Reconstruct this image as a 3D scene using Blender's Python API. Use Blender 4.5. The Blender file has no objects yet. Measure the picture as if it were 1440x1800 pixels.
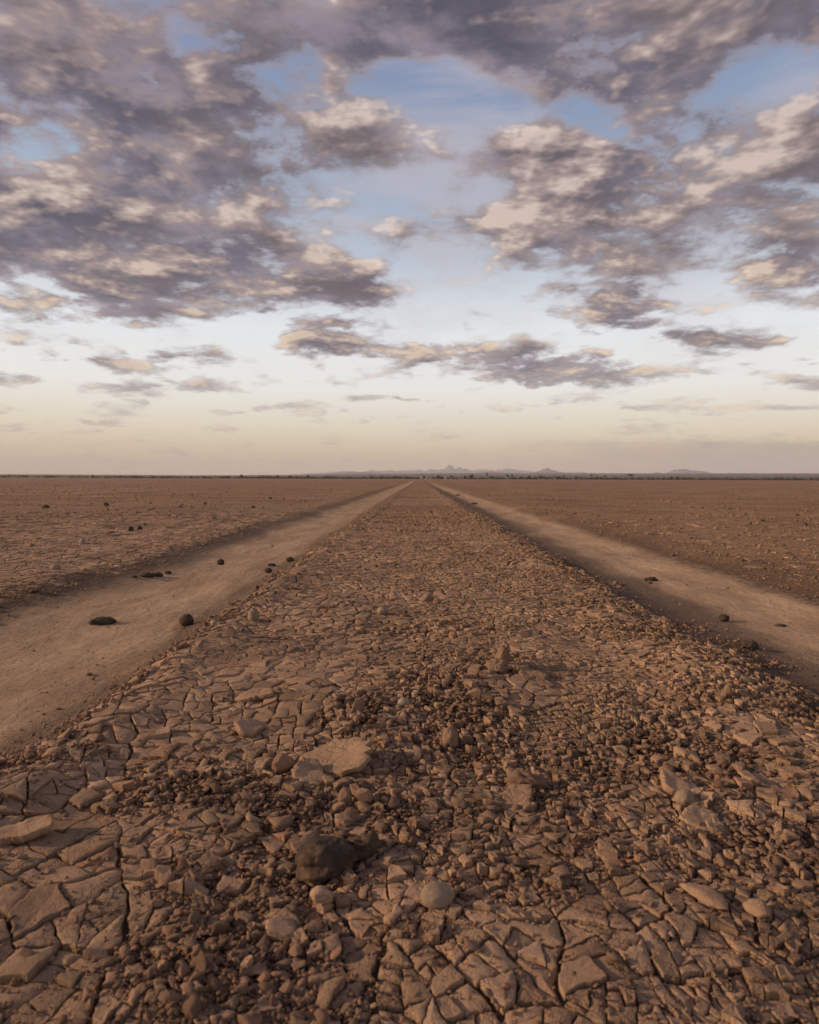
import bpy, math, random
import numpy as np
from mathutils import Vector, Matrix

# ------------------------------------------------------------------ camera, sky, sun, exposure
S = bpy.context.scene
COL = S.collection
S.render.engine = 'CYCLES'
S.cycles.use_denoising = True
S.cycles.max_bounces = 4
S.cycles.diffuse_bounces = 2
S.cycles.glossy_bounces = 1
S.cycles.volume_bounces = 0
S.cycles.use_adaptive_sampling = True
S.cycles.adaptive_threshold = 0.02
S.view_settings.view_transform = 'Standard'
S.view_settings.look = 'None'
S.view_settings.gamma = 1.0
S.view_settings.use_curve_mapping = False
S.view_settings.exposure = 0.0

CAM_H = 0.45                      # the photographer crouches over the middle of the track
FPX, PW, PH = 1150.0, 1440.0, 1800.0
PITCH, YAW, ROLL = math.radians(-2.94), math.radians(0.75), math.radians(0.2)
cam_d = bpy.data.cameras.new('camera')
cam_d.sensor_fit = 'HORIZONTAL'
cam_d.sensor_width = 24.0
cam_d.lens = FPX / PW * 24.0
cam_d.clip_start, cam_d.clip_end = 0.02, 60000.0
cam_d.dof.use_dof = True
cam_d.dof.focus_distance = 1.9
cam_d.dof.aperture_fstop = 8.0
cam = bpy.data.objects.new('camera', cam_d)
COL.objects.link(cam)
CAM_M = (Matrix.Rotation(YAW, 4, 'Z') @ Matrix.Rotation(math.radians(90) + PITCH, 4, 'X') @ Matrix.Rotation(ROLL, 4, 'Z'))
CAM_M.translation = Vector((0, 0, CAM_H))
cam.matrix_world = CAM_M
S.camera = cam

SUN_EL, SUN_AZ = math.radians(18.0), math.radians(-92.0)      # azimuth from +Y towards +X: low sun on the left
SUN_DIR = Vector((math.sin(SUN_AZ) * math.cos(SUN_EL), math.cos(SUN_AZ) * math.cos(SUN_EL), math.sin(SUN_EL)))
sun_d = bpy.data.lights.new('sun', 'SUN')
sun_d.energy = 4.4
sun_d.angle = math.radians(1.2)
sun_d.color = (1.0, 0.72, 0.46)
sun = bpy.data.objects.new('sun', sun_d)
COL.objects.link(sun)
sun.rotation_euler = SUN_DIR.to_track_quat('Z', 'Y').to_euler()
sun.location = (-30, 0, 20)


class NT:
    """a thin wrapper that writes node trees as expressions"""
    def __init__(self, tree):
        self.t = tree
        self.n, self.l = tree.nodes, tree.links

    def new(self, typ, **kw):
        nd = self.n.new(typ)
        for k, v in kw.items():
            setattr(nd, k, v)
        return nd

    def put(self, sock, v):
        if isinstance(v, bpy.types.NodeSocket):
            self.l.new(v, sock)
        elif v is not None:
            sock.default_value = v

    def m(self, op, a, b=None, c=None, clamp=False):
        nd = self.new('ShaderNodeMath', operation=op, use_clamp=clamp)
        for i, v in enumerate((a, b, c)):
            self.put(nd.inputs[i], v)
        return nd.outputs[0]

    def v(self, op, a, b=None, c=None, out='Vector'):
        nd = self.new('ShaderNodeVectorMath', operation=op)
        self.put(nd.inputs[0], a)
        if b is not None: self.put(nd.inputs[3 if op == 'SCALE' else 1], b)
        if c is not None: self.put(nd.inputs[2], c)
        return nd.outputs[out]

    def xyz(self, x, y, z):
        nd = self.new('ShaderNodeCombineXYZ')
        for i, q in enumerate((x, y, z)): self.put(nd.inputs[i], q)
        return nd.outputs[0]

    def sep(self, a):
        nd = self.new('ShaderNodeSeparateXYZ')
        self.put(nd.inputs[0], a)
        return nd.outputs

    def noise(self, vec, scale, detail=4, rough=0.5, dist=0.0, lac=2.0, col=False, dim='3D'):
        nd = self.new('ShaderNodeTexNoise', noise_dimensions=dim)
        self.put(nd.inputs['Vector'], vec)
        for k, q in (('Scale', scale), ('Detail', detail), ('Roughness', rough), ('Distortion', dist), ('Lacunarity', lac)):
            self.put(nd.inputs[k], q)
        return nd.outputs['Color' if col else 'Fac']

    def mix(self, f, a, b, blend='MIX'):
        nd = self.new('ShaderNodeMix', data_type='RGBA', blend_type=blend)
        self.put(nd.inputs[0], f)
        self.put(nd.inputs[6], a if isinstance(a, bpy.types.NodeSocket) else (*a, 1.0))
        self.put(nd.inputs[7], b if isinstance(b, bpy.types.NodeSocket) else (*b, 1.0))
        return nd.outputs[2]

    def sm(self, x, lo, hi, a=0.0, b=1.0, interp='SMOOTHSTEP'):
        nd = self.new('ShaderNodeMapRange', interpolation_type=interp)
        for i, q in enumerate((x, lo, hi, a, b)): self.put(nd.inputs[i], q)
        return nd.outputs[0]

    def ramp(self, f, stops):
        nd = self.new('ShaderNodeValToRGB')
        self.put(nd.inputs[0], f)
        cr = nd.color_ramp
        while len(cr.elements) < len(stops): cr.elements.new(0.5)
        for e, (p, c) in zip(cr.elements, stops):
            e.position = p
            e.color = (*c, 1.0)
        return nd.outputs[0]


def lin(r, g, b):
    f = lambda c: (c / 255 / 12.92) if c / 255 <= 0.04045 else ((c / 255 + 0.055) / 1.055) ** 2.4
    return (f(r), f(g), f(b))


# the clouds of this evening: (azimuth px, height px, half width, half height, weight), in a picture of the sky
# 1440 px to 64 degrees wide; turned into directions below
CLOUDS = [
    (130, 390, 380, 150, .34), (60, 480, 250, 75, .16), (450, 490, 360, 90, .48), (640, 515, 190, 40, .34), (90, 100, 210, 110, .36), (130, 205, 330, 60, .26), (330, 300, 260, 70, .14),
    (330, 60, 260, 60, .18), (640, 60, 150, 90, .30), (420, 185, 230, 90, .30), (430, 330, 170, 60, .20), (620, 275, 150, 72, .50), (600, 235, 90, 55, .16),
    (900, 75, 260, 80, .34), (1060, 165, 240, 75, .28), (1310, 60, 330, 110, .32), (1380, 260, 260, 75, .32), (910, 280, 110, 58, .46),
    (1120, 400, 420, 135, .34), (850, 400, 130, 48, .26), (1010, 300, 160, 50, .24), (1090, 545, 220, 52, .34), (1330, 480, 260, 70, .16),
    (575, 600, 120, 48, .46), (745, 622, 125, 48, .48), (895, 632, 115, 44, .46), (1065, 655, 190, 38, .46), (1250, 600, 180, 30, .46),
    (300, 637, 160, 30, .44), (275, 684, 220, 20, .46), (675, 702, 110, 9, .34), (30, 665, 90, 14, .36), (1150, 718, 80, 8, .30),
    (1345, 716, 80, 8, .30), (1425, 672, 80, 18, .40), (500, 714, 90, 8, .28), (120, 545, 270, 50, .40), (60, 775, 240, 8, .24), (390, 725, 70, 7, .28), (150, 600, 200, 20, .10),
    # gaps
    (745, 400, 150, 300, -.18), (775, 215, 120, 100, -.14), (860, 110, 60, 40, .10), (330, 590, 560, 30, -.12), 
    (500, 150, 80, 60, -.14), (1010, 210, 60, 50, -.10), (240, 300, 60, 40, -.10), (700, 330, 130, 60, -.20), (760, 520, 90, 60, -.24), (1290, 330, 120, 30, -.10), (1400, 140, 90, 40, -.12), (200, 30, 90, 40, -.14),
]
SUNLIT = [      # where the low sun reaches the cloud heaps
    (600, 220, 90, 45, .42), (835, 390, 90, 26, .45), (820, 434, 70, 24, .40), (905, 245, 70, 34, .34), (1075, 272, 120, 26, .30), (1240, 284, 120, 26, .30),
    (600, 135, 80, 40, .25), (335, 158, 55, 28, .25), (60, 505, 220, 50, .26), (430, 235, 110, 34, .22), (990, 350, 130, 60, .16), (130, 270, 200, 40, .18), (930, 165, 60, 40, .22), (1230, 605, 60, 12, .2),
    (560, 60, 80, 60, .16), (1000, 545, 60, 20, .15), (180, 20, 70, 40, .25),
]


def build_sky():
    w = bpy.data.worlds.new('World')
    S.world = w
    w.use_nodes = True
    w.node_tree.nodes.clear()
    N = NT(w.node_tree)
    tc = N.new('ShaderNodeTexCoord')
    d = N.v('NORMALIZE', tc.outputs['Generated'])
    x, y, z = N.sep(d)
    r = N.m('SQRT', N.m('ADD', N.m('MULTIPLY', x, x), N.m('MULTIPLY', y, y)))
    v = N.m('MAXIMUM', N.m('DIVIDE', z, N.m('MAXIMUM', r, 0.02)), 0.0)
    yc = N.m('MAXIMUM', y, 0.05)
    u = N.m('DIVIDE', x, yc)
    vu = N.m('MAXIMUM', N.m('DIVIDE', z, yc), 0.0)       # height over the horizon along the picture's vertical
    front = N.sm(y, 0.25, 0.6)

    hx, hy = N.m('DIVIDE', x, N.m('MAXIMUM', r, 0.02)), N.m('DIVIDE', y, N.m('MAXIMUM', r, 0.02))

    def patches(lst, du, dv):
        """sum of soft elliptical cloud patches in front of the camera"""
        uv = N.xyz(N.m('ADD', u, du), N.m('ADD', vu, dv), 0.0)
        acc = 0.0
        for (px, py, a, b, wt) in lst:
            u0, v0, a, b = (px - 735) / FPX, (841 - py) / FPX, a / FPX, b / FPX
            q = N.v('MULTIPLY_ADD', uv, (1 / a, 1 / b, 0), (-u0 / a, -v0 / b, 0))
            c = N.m('MULTIPLY_ADD', N.v('DOT_PRODUCT', q, q, out='Value'), -0.75, 1.0, clamp=True)
            acc = N.m('MULTIPLY_ADD', N.m('MULTIPLY', c, c), wt * 1.12, acc)
        return N.m('MULTIPLY', acc, front)

    def deck(du, dv, detail):
        """the planar cloud deck, bent a little so that it stays finite at the horizon"""
        rr = N.m('DIVIDE', 1.0, N.m('ADD', v, 0.19 + dv))
        P = N.xyz(N.m('MULTIPLY', N.m('ADD', hx, du), rr), N.m('MULTIPLY', hy, rr), N.m('MULTIPLY', v, 1.6))
        n = N.noise(P, 4.3, detail, 0.60, 0.10)
        return P, N.m('MULTIPLY', N.m('SUBTRACT', n, 0.5), 2.5)

    P, n0 = deck(0.0, 0.0, 10)
    _, ns = deck(0.0, 0.0, 4.5)
    _, n1 = deck(-0.019, 0.030, 4)
    _, n2 = deck(-0.006, 0.010, 4.5)
    b0, b1 = patches(CLOUDS, 0.0, 0.0), patches(CLOUDS, -0.016, 0.024)
    D = N.m('ADD', N.m('ADD', n0, b0), N.sm(v, 0.20, 0.45, -0.17, 0.12))         # cloud gets rarer towards the horizon
    pn = N.noise(P, 11.0, 6, 0.6, 0.2)
    pm = N.noise(P, 2.2, 3, 0.5, 0.0)
    soft = N.sm(pm, 0.35, 0.65, 0.16, 0.48)
    alpha = N.sm(D, -0.10, soft)
    thick = N.sm(D, 0.0, 0.55)
    lit = N.m('ADD', N.m('MULTIPLY_ADD', N.m('SUBTRACT', ns, n1), 0.9, N.m('MULTIPLY', N.m('SUBTRACT', b0, b1), 0.6)), N.m('MULTIPLY', N.m('SUBTRACT', ns, n2), 0.55))
    lit = N.sm(lit, -0.32, 0.72, interp='LINEAR')
    lit = N.m('ADD', lit, N.m('MULTIPLY', N.m('SUBTRACT', pn, 0.5), 0.16))
    lit = N.m('MULTIPLY_ADD', N.m('MULTIPLY', patches(SUNLIT, 0.0, 0.0), N.sm(pn, 0.30, 0.62)), 0.85, lit)
    lit = N.m('SUBTRACT', lit, N.m('ADD', N.sm(v, 0.10, 0.30, 0.16, 0.0), N.sm(v, 0.42, 0.72, 0.0, 0.12)), clamp=True)
    # clear sky: physical sky, toned by height
    nis = N.new('ShaderNodeTexSky', sky_type='NISHITA', sun_disc=False, sun_elevation=SUN_EL, sun_rotation=SUN_AZ % (2 * math.pi), dust_density=2.0)
    grad = N.ramp(N.m('MULTIPLY', v, 1.25), [
        (0.0, lin(228, 198, 148)), (0.05, lin(229, 207, 166)), (0.10, lin(236, 226, 203)), (0.17, lin(242, 241, 236)), (0.28, lin(236, 240, 243)),
        (0.42, lin(190, 204, 220)), (0.62, lin(146, 166, 196)), (0.85, lin(122, 141, 180)), (1.0, lin(105, 125, 168))])
    grad = N.v('SCALE', grad, N.sm(v, 0.08, 0.45, 1.14, 0.98))
    sky = N.mix(0.88, N.v('SCALE', nis.outputs[0], 0.10), grad)
    # thin high veil
    veil = N.noise(P, 2.0, 7, 0.62, 0.8)
    veil = N.m('MULTIPLY', N.sm(veil, 0.42, 0.72, 0.0, 0.62), N.sm(v, 0.12, 0.35))
    sky = N.mix(veil, sky, lin(196, 188, 196))
    # cloud tones
    pv = N.noise(N.v('ADD', P, (7.3, 2.1, 4.0)), 4.6, 7, 0.6, 0.15)
    shadow = N.mix(N.sm(pm, 0.40, 0.60), lin(76, 75, 93), lin(100, 89, 92))
    shadow = N.mix(N.sm(pv, 0.44, 0.70), shadow, lin(144, 133, 144))
    shadow = N.mix(N.sm(D, 0.10, 0.60, 0.28, 0.0), shadow, lin(158, 150, 164))
    body = N.mix(N.sm(lit, 0.18, 0.58), shadow, lin(156, 138, 136))
    bright = N.mix(N.sm(v, 0.1, 0.5), lin(244, 219, 188), lin(240, 220, 208))
    cl = N.mix(N.m('MULTIPLY', N.sm(lit, 0.45, 0.85), N.sm(thick, 0.2, 1.0, 1.0, 0.6)), body, bright)
    cl = N.mix(N.sm(v, 0.03, 0.20, 0.55, 0.0), cl, grad)            # distance veil on the low clouds
    cl = N.mix(N.sm(thick, 0.0, 0.45, 0.40, 0.0), cl, lin(190, 176, 180))
    col = N.mix(N.m('MULTIPLY', alpha, 0.96), sky, cl)
    # grey rain bank low on the right
    bk = N.m('MULTIPLY', N.m('MULTIPLY', N.sm(N.m('ADD', u, N.m('MULTIPLY', N.m('SUBTRACT', pm, 0.5), 0.5)), 0.02, 0.5), front), N.sm(N.m('ADD', vu, N.m('MULTIPLY', N.m('SUBTRACT', pn, 0.5), 0.02)), 0.05, 0.066, 1.0, 0.0))
    col = N.mix(N.m('MULTIPLY', bk, 0.6), col, lin(156, 146, 142))
    bg = N.new('ShaderNodeBackground')
    N.put(bg.inputs['Color'], N.v('SCALE', col, 10.0))
    bg.inputs['Strength'].default_value = 0.1
    out = N.new('ShaderNodeOutputWorld')
    N.l.new(bg.outputs[0], out.inputs['Surface'])


build_sky()

# ------------------------------------------------------------------ helpers
RNG = np.random.default_rng(7)
random.seed(7)
CAM_R = np.array(CAM_M.to_3x3())


def project(x, y, z):
    """metres -> pixel of the photograph (1440 x 1800); used to rank pieces by how large they show"""
    p = np.stack([np.asarray(x, float), np.asarray(y, float), np.asarray(z, float) - CAM_H], -1) @ CAM_R
    dep = np.maximum(-p[..., 2], 1e-3)
    return PW / 2 + FPX * p[..., 0] / dep, PH / 2 - FPX * p[..., 1] / dep, -p[..., 2]


def _hash(ix, iy, seed):
    h = (ix.astype(np.int64) * 374761393 + iy.astype(np.int64) * 668265263 + seed * 2147483647) & 0xFFFFFFFF
    h = ((h ^ (h >> 13)) * 1274126177) & 0xFFFFFFFF
    return ((h ^ (h >> 16)) & 0xFFFFFF) / float(0xFFFFFF)


def perlin(x, y, seed=0):
    """gradient noise, about -0.7 .. 0.7"""
    x = np.asarray(x, float); y = np.asarray(y, float)
    ix, iy = np.floor(x), np.floor(y)
    fx, fy = x - ix, y - iy
    sx, sy = fx * fx * fx * (fx * (fx * 6 - 15) + 10), fy * fy * fy * (fy * (fy * 6 - 15) + 10)

    def g(dx, dy):
        a = _hash(ix + dx, iy + dy, seed) * 2 * np.pi
        return np.cos(a) * (fx - dx) + np.sin(a) * (fy - dy)
    a = g(0, 0) * (1 - sx) + g(1, 0) * sx
    b = g(0, 1) * (1 - sx) + g(1, 1) * sx
    return a * (1 - sy) + b * sy


def fbm(x, y, seed=0, octaves=4, rough=0.5):
    t, a, f = 0.0, 1.0, 1.0
    for k in range(octaves):
        t = t + a * perlin(np.asarray(x) * f, np.asarray(y) * f, seed + 17 * k)
        a *= rough
        f *= 2.03
    return t


def sstep(x, a, b):
    t = np.clip((np.asarray(x, float) - a) / (b - a), 0, 1)
    return t * t * (3 - 2 * t)


# ------------------------------------------------------------------ the lie of the land
def edge_l(y): return -0.615 + 0.05 * perlin(y * 1.1, y * 0, 3) * np.minimum(1, 4 / np.maximum(y, .1)) + 0.018 * perlin(y * 5, y * 0, 4)
def edge_r(y): return 0.70 + 0.07 * perlin(y * 0.9, y * 0 + 7, 5) * np.minimum(1, 4 / np.maximum(y, .1)) + 0.018 * perlin(y * 5, y * 0, 6)
def out_l(y): return -1.44 + 0.09 * perlin(y * 0.7, y * 0, 8) + 0.02 * perlin(y * 4, y * 0, 9)
def out_r(y): return 1.57 + 0.09 * perlin(y * 0.7, y * 0 + 3, 10) + 0.02 * perlin(y * 4, y * 0, 11)


def zones(x, y):
    """(ridge, left wheel track, right wheel track) weights, soft at the edges"""
    el, er, ol, orr = edge_l(y), edge_r(y), out_l(y), out_r(y)
    far = 1 + 0.02 * y
    ridge = sstep(x, el - 0.06 * far, el + 0.03 * far) * (1 - sstep(x, er - 0.03 * far, er + 0.17 * far))
    tl = (1 - sstep(x, el - 0.10 * far, el - 0.0 * far)) * sstep(x, ol - 0.14 * far, ol + 0.30 * far)
    tr = sstep(x, er + 0.10 * far, er + 0.36 * far) * (1 - sstep(x, orr - 0.30 * far, orr + 0.14 * far))
    fade = 1 - sstep(y, 90, 260)
    return ridge, tl * fade, tr * fade


def land(x, y):
    x = np.asarray(x, float); y = np.asarray(y, float)
    el, er, ol, orr = edge_l(y), edge_r(y), out_l(y), out_r(y)
    near = 1 / (1 + (np.hypot(x, y) / 14) ** 2)
    dip = np.minimum(sstep(-x, -el, -el + 0.16), 1 - sstep(-x, -ol - 0.36, -ol + 0.14)) + np.minimum(sstep(x, er - 0.04, er + 0.30), 1 - sstep(x, orr - 0.34, orr + 0.14))
    fade = 1 - sstep(y, 60, 200)
    z = -0.040 * dip * fade
    z = z + 0.012 * np.exp(-((x - el - 0.05) / 0.06) ** 2) * fade + 0.012 * np.exp(-((x - er + 0.07) / 0.09) ** 2) * fade     # pushed-up shoulders
    z = z + 0.008 * np.exp(-((x - ol + 0.14) / 0.13) ** 2) * fade + 0.018 * np.exp(-((x - orr - 0.14) / 0.13) ** 2) * fade
    out = 1 - np.clip(dip, 0, 1)
    z = z + near * (0.022 * perlin(x * 1.9, y * 1.9, 21) + 0.012 * perlin(x * 5.1, y * 5.1, 22) * (0.35 + 0.65 * out) + 0.006 * perlin(x * 14, y * 14, 23) * out)
    z = z + near * (1 - out) * (0.006 * perlin(x * 7, y * 1.6, 24) + 0.0045 * perlin(x * 10, y * 8, 26) + 0.002 * perlin(x * 26, y * 18, 27))
    d = np.hypot(x, y)
    z = z + 0.03 * sstep(d, 8, 60) * perlin(x * 0.16, y * 0.16, 25)
    # beyond the dry flat the scrub plain climbs towards the hills
    t = sstep(d, 700, 9500)
    z = z + t * (32 + 42 * sstep(x / np.maximum(np.abs(y), 1), -0.35, 0.12))
    return z


def rubble_map():
    """loose broken ground: (pixel of the photograph, half width, half height, weight) -> centre and radii in metres"""
    out = []
    for (px, py, a, b, w) in [
        (330, 1395, 190, 55, .9), (520, 1420, 170, 70, .8), (560, 1540, 120, 80, 1.0), (420, 1690, 190, 110, 1.0), (330, 1560, 130, 40, .5), (760, 1190, 130, 55, .85), (820, 1290, 130, 90, 1.0),
        (640, 1250, 90, 40, .9), (700, 1430, 170, 70, .7), (1010, 1350, 110, 60, .9), (900, 1400, 150, 60, .6), (1240, 1330, 190, 120, .9), (1330, 1480, 160, 80, .8),
        (1080, 1500, 150, 40, .35), (860, 1560, 150, 50, .45), (640, 1640, 130, 50, .45), (240, 1700, 170, 40, .3),
        (1180, 1110, 110, 60, .6), (900, 980, 90, 30, .35), (1250, 1240, 120, 50, .6), (120, 1340, 110, 35, .5), (500, 1790, 230, 45, .5), (720, 1110, 170, 22, .4)]:
        c, t = ground_at(px, py), ground_at(px, py - b)
        e, bt = ground_at(px + a, py), ground_at(px, py + b)
        out.append((c[0], c[1], abs(e[0] - c[0]), (t[1] - bt[1]) / 2, w))
    return out


def ground_at(px, py):
    """the point of the ground where a pixel of the photograph lies (its level ground, then two corrections for the land's height)"""
    d = CAM_R @ np.array([(px - PW / 2) / FPX, (PH / 2 - py) / FPX, -1.0])
    z = 0.0
    for _ in range(6):
        t = (z - CAM_H) / d[2]
        x, y = d[0] * t, d[1] * t
        z = float(land(x, y))
    return x, y, z


RUB = rubble_map()


def rubble(x, y):
    x = np.asarray(x, float); y = np.asarray(y, float)
    t = np.zeros(np.broadcast(x, y).shape)
    for (cx, cy, a, b, w) in RUB:
        t = np.maximum(t, w * np.exp(-((x - cx) / a) ** 2 - ((y - cy) / b) ** 2))
    # the broken shoulders of the ridge
    t = np.maximum(t, 0.75 * np.exp(-((x - edge_l(y) + 0.02) / 0.045) ** 2))
    t = np.maximum(t, 0.8 * np.exp(-((x - edge_r(y) - 0.04) / 0.085) ** 2))
    t = np.maximum(t, 0.45 * np.exp(-((x - out_r(y) - 0.16) / 0.11) ** 2))
    t = np.maximum(t, 0.35 * np.exp(-((x - out_l(y) + 0.12) / 0.10) ** 2))
    t = t + 0.35 * fbm(x * 6, y * 6, 31, 3) + 0.12 * perlin(x * 1.3, y * 1.3, 33)
    return np.clip(t, 0, 1)


# ------------------------------------------------------------------ materials
def finish(N, color, rough=0.95, bump=None, dist=0.002, strength=0.6, spec=0.15):
    b = N.new('ShaderNodeBsdfPrincipled')
    N.put(b.inputs['Base Color'], color)
    b.inputs['Roughness'].default_value = rough
    b.inputs['Specular IOR Level'].default_value = spec
    if bump is not None:
        bn = N.new('ShaderNodeBump')
        bn.inputs['Strength'].default_value = strength
        bn.inputs['Distance'].default_value = dist
        N.put(bn.inputs['Height'], bump)
        N.l.new(bn.outputs[0], b.inputs['Normal'])
    o = N.new('ShaderNodeOutputMaterial')
    N.l.new(b.outputs[0], o.inputs['Surface'])


def material(name):
    m = bpy.data.materials.new(name)
    m.use_nodes = True
    m.node_tree.nodes.clear()
    return m, NT(m.node_tree)


def mud_material(name, pale, mid, red, bump_d=0.0022, hair=False):
    m, N = material(name)
    pos = N.new('ShaderNodeNewGeometry').outputs['Position']
    at = N.new('ShaderNodeAttribute', attribute_name='tone').outputs['Fac']
    n1 = N.noise(pos, 9, 4, 0.6)
    n2 = N.noise(pos, 75, 5, 0.65)
    n3 = N.noise(pos, 320, 4, 0.7)
    c = N.mix(N.sm(n1, 0.35, 0.65), mid, pale)
    n0 = N.noise(pos, 2.6, 4, 0.6)
    c = N.v('SCALE', c, N.sm(n0, 0.32, 0.66, 0.86, 1.26))
    c = N.mix(N.sm(N.m('ADD', at, N.m('MULTIPLY', N.m('SUBTRACT', n2, 0.5), 0.7)), 0.45, 0.95), c, red)
    f = N.m('ADD', N.sm(at, 0.0, 0.5, 0.70, 1.14, 'LINEAR'), N.m('MULTIPLY', N.m('SUBTRACT', n3, 0.5), 0.55))
    c = N.v('SCALE', c, f)
    h = N.m('ADD', N.m('MULTIPLY', n2, 1.0), N.m('MULTIPLY', n3, 0.45))
    if hair:                                             # hairline cracks, in patches
        vo = N.new('ShaderNodeTexVoronoi', feature='DISTANCE_TO_EDGE')
        wob = N.noise(pos, 60, 3, 0.6, col=True)
        N.put(vo.inputs['Vector'], N.v('ADD', pos, N.v('SCALE', N.v('SUBTRACT', wob, (0.5, 0.5, 0.5)), 0.022)))
        vo.inputs['Scale'].default_value = 62
        ln = N.sm(vo.outputs['Distance'], 0.015, 0.07)
        pat = N.sm(N.noise(pos, 13, 3, 0.6), 0.46, 0.60)
        h = N.m('SUBTRACT', h, N.m('MULTIPLY', N.m('MULTIPLY', N.m('SUBTRACT', 1.0, ln), pat), 0.9))
    finish(N, c, 0.95, h, bump_d, 0.9)
    return m


MUD = mud_material('dried_mud', (0.325, 0.204, 0.128), (0.272, 0.166, 0.102), (0.250, 0.134, 0.078), 0.0026, True)
CHIP = mud_material('flat_chips', (0.300, 0.188, 0.116), (0.245, 0.145, 0.085), (0.235, 0.125, 0.070), 0.0026)
CLOD = mud_material('crumbled_mud', (0.235, 0.144, 0.094), (0.140, 0.081, 0.052), (0.215, 0.108, 0.062), 0.0024)


def ground_material():
    m, N = material('dry_earth')
    pos = N.new('ShaderNodeNewGeometry').outputs['Position']
    dust = N.new('ShaderNodeAttribute', attribute_name='dust').outputs['Fac']
    scrub = N.new('ShaderNodeAttribute', attribute_name='scrub').outputs['Fac']
    gravel = N.new('ShaderNodeAttribute', attribute_name='gravel').outputs['Fac']
    n1 = N.noise(pos, 2.2, 5, 0.6)
    n2 = N.noise(pos, 26, 5, 0.65)
    n3 = N.noise(pos, 230, 5, 0.8)
    nf = N.noise(pos, 0.12, 5, 0.62)
    streak = N.noise(N.v('MULTIPLY', pos, (1.0, 0.32, 1.0)), 34, 5, 0.7, 0.4)
    soil = N.mix(N.sm(n2, 0.3, 0.7), (0.072, 0.043, 0.029), (0.130, 0.078, 0.050))
    flat = N.mix(N.sm(nf, 0.35, 0.65), (0.275, 0.158, 0.090), (0.310, 0.192, 0.115))
    flat = N.mix(N.sm(n1, 0.42, 0.72), flat, (0.245, 0.140, 0.080))
    band = N.noise(pos, 0.55, 6, 0.66)
    flat = N.v('SCALE', flat, N.sm(band, 0.32, 0.68, 0.70, 1.22))
    lump = N.noise(pos, 5.5, 8, 0.74)
    flat = N.mix(N.sm(lump, 0.52, 0.64), flat, (0.120, 0.067, 0.040))
    far = N.new('ShaderNodeAttribute', attribute_name='far').outputs['Fac']
    pale = N.new('ShaderNodeAttribute', attribute_name='pale').outputs['Fac']
    flat = N.mix(pale, flat, N.mix(N.sm(n2, 0.35, 0.65), (0.235, 0.162, 0.112), (0.300, 0.208, 0.145)))
    c = N.mix(far, soil, flat)
    tr = N.mix(N.sm(streak, 0.32, 0.68), (0.385, 0.248, 0.152), (0.480, 0.325, 0.205))
    tr = N.mix(N.sm(n1, 0.40, 0.75), tr, (0.335, 0.210, 0.128))
    wear = N.noise(N.v('MULTIPLY', pos, (1.0, 0.22, 1.0)), 7.0, 7, 0.68, 0.3)
    tr = N.v('SCALE', tr, N.sm(wear, 0.32, 0.68, 0.76, 1.14))
    speck = N.noise(pos, 95, 3, 0.6)
    tr = N.mix(N.sm(speck, 0.62, 0.70, 0.0, 0.55), tr, (0.150, 0.095, 0.062))
    dm = N.sm(N.m('ADD', dust, N.m('MULTIPLY', N.m('SUBTRACT', n2, 0.5), 0.7)), 0.25, 0.75)
    c = N.mix(dm, c, tr)
    c = N.mix(N.m('MULTIPLY', N.sm(N.m('ADD', gravel, N.m('MULTIPLY', N.m('SUBTRACT', n2, 0.5), 0.5)), 0.05, 0.9), 0.9), c, N.mix(N.sm(n3, 0.4, 0.6), (0.090, 0.058, 0.040), (0.165, 0.107, 0.072)))
    c = N.v('SCALE', c, N.m('ADD', 0.60, N.m('MULTIPLY', n3, 0.80)))
    sc = N.mix(N.noise(pos, 0.006, 6, 0.65), (0.080, 0.060, 0.055), (0.140, 0.104, 0.090))
    c = N.mix(scrub, c, sc)
    h = N.m('ADD', N.m('MULTIPLY', n2, 1.6), N.m('ADD', N.m('MULTIPLY', n3, 0.5), N.m('MULTIPLY', N.m('ADD', streak, wear), 1.1)))
    h = N.m('ADD', h, N.m('MULTIPLY', N.m('MULTIPLY', lump, far), 6.0))
    finish(N, c, 0.96, h, 0.010, 0.85)
    return m


EARTH = ground_material()


def plain_material(name, c0, c1, scale, rough=0.9, bump=0.004, detail=5, spec=0.2, world=True):
    m, N = material(name)
    pos = N.new('ShaderNodeNewGeometry').outputs['Position']
    n = N.noise(pos, scale, detail, 0.65)
    n2 = N.noise(pos, scale * 4.3, 4, 0.6)
    finish(N, N.mix(N.sm(N.m('ADD', N.m('MULTIPLY', n, .7), N.m('MULTIPLY', n2, .3)), 0.36, 0.62), c0, c1), rough, n2, bump, 0.8, spec)
    return m


# ------------------------------------------------------------------ mesh helpers
def mesh_np(name, verts, tris, mat, attrs=None, smooth=False, quads=False):
    """a mesh from arrays"""
    k = 4 if quads else 3
    me = bpy.data.meshes.new(name)
    me.vertices.add(len(verts))
    me.vertices.foreach_set('co', np.ascontiguousarray(verts, np.float32).ravel())
    me.loops.add(len(tris) * k)
    me.loops.foreach_set('vertex_index', np.ascontiguousarray(tris, np.int32).ravel())
    me.polygons.add(len(tris))
    me.polygons.foreach_set('loop_start', np.arange(0, len(tris) * k, k, dtype=np.int32))
    me.polygons.foreach_set('loop_total', np.full(len(tris), k, np.int32))
    if smooth is not False:
        me.polygons.foreach_set('use_smooth', np.full(len(tris), True) if smooth is True else smooth)
    for an, av in (attrs or {}).items():
        a = me.attributes.new(an, 'FLOAT', 'POINT')
        a.data.foreach_set('value', np.ascontiguousarray(av, np.float32))
    me.update(calc_edges=True)
    me.materials.append(mat)
    return me


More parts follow.
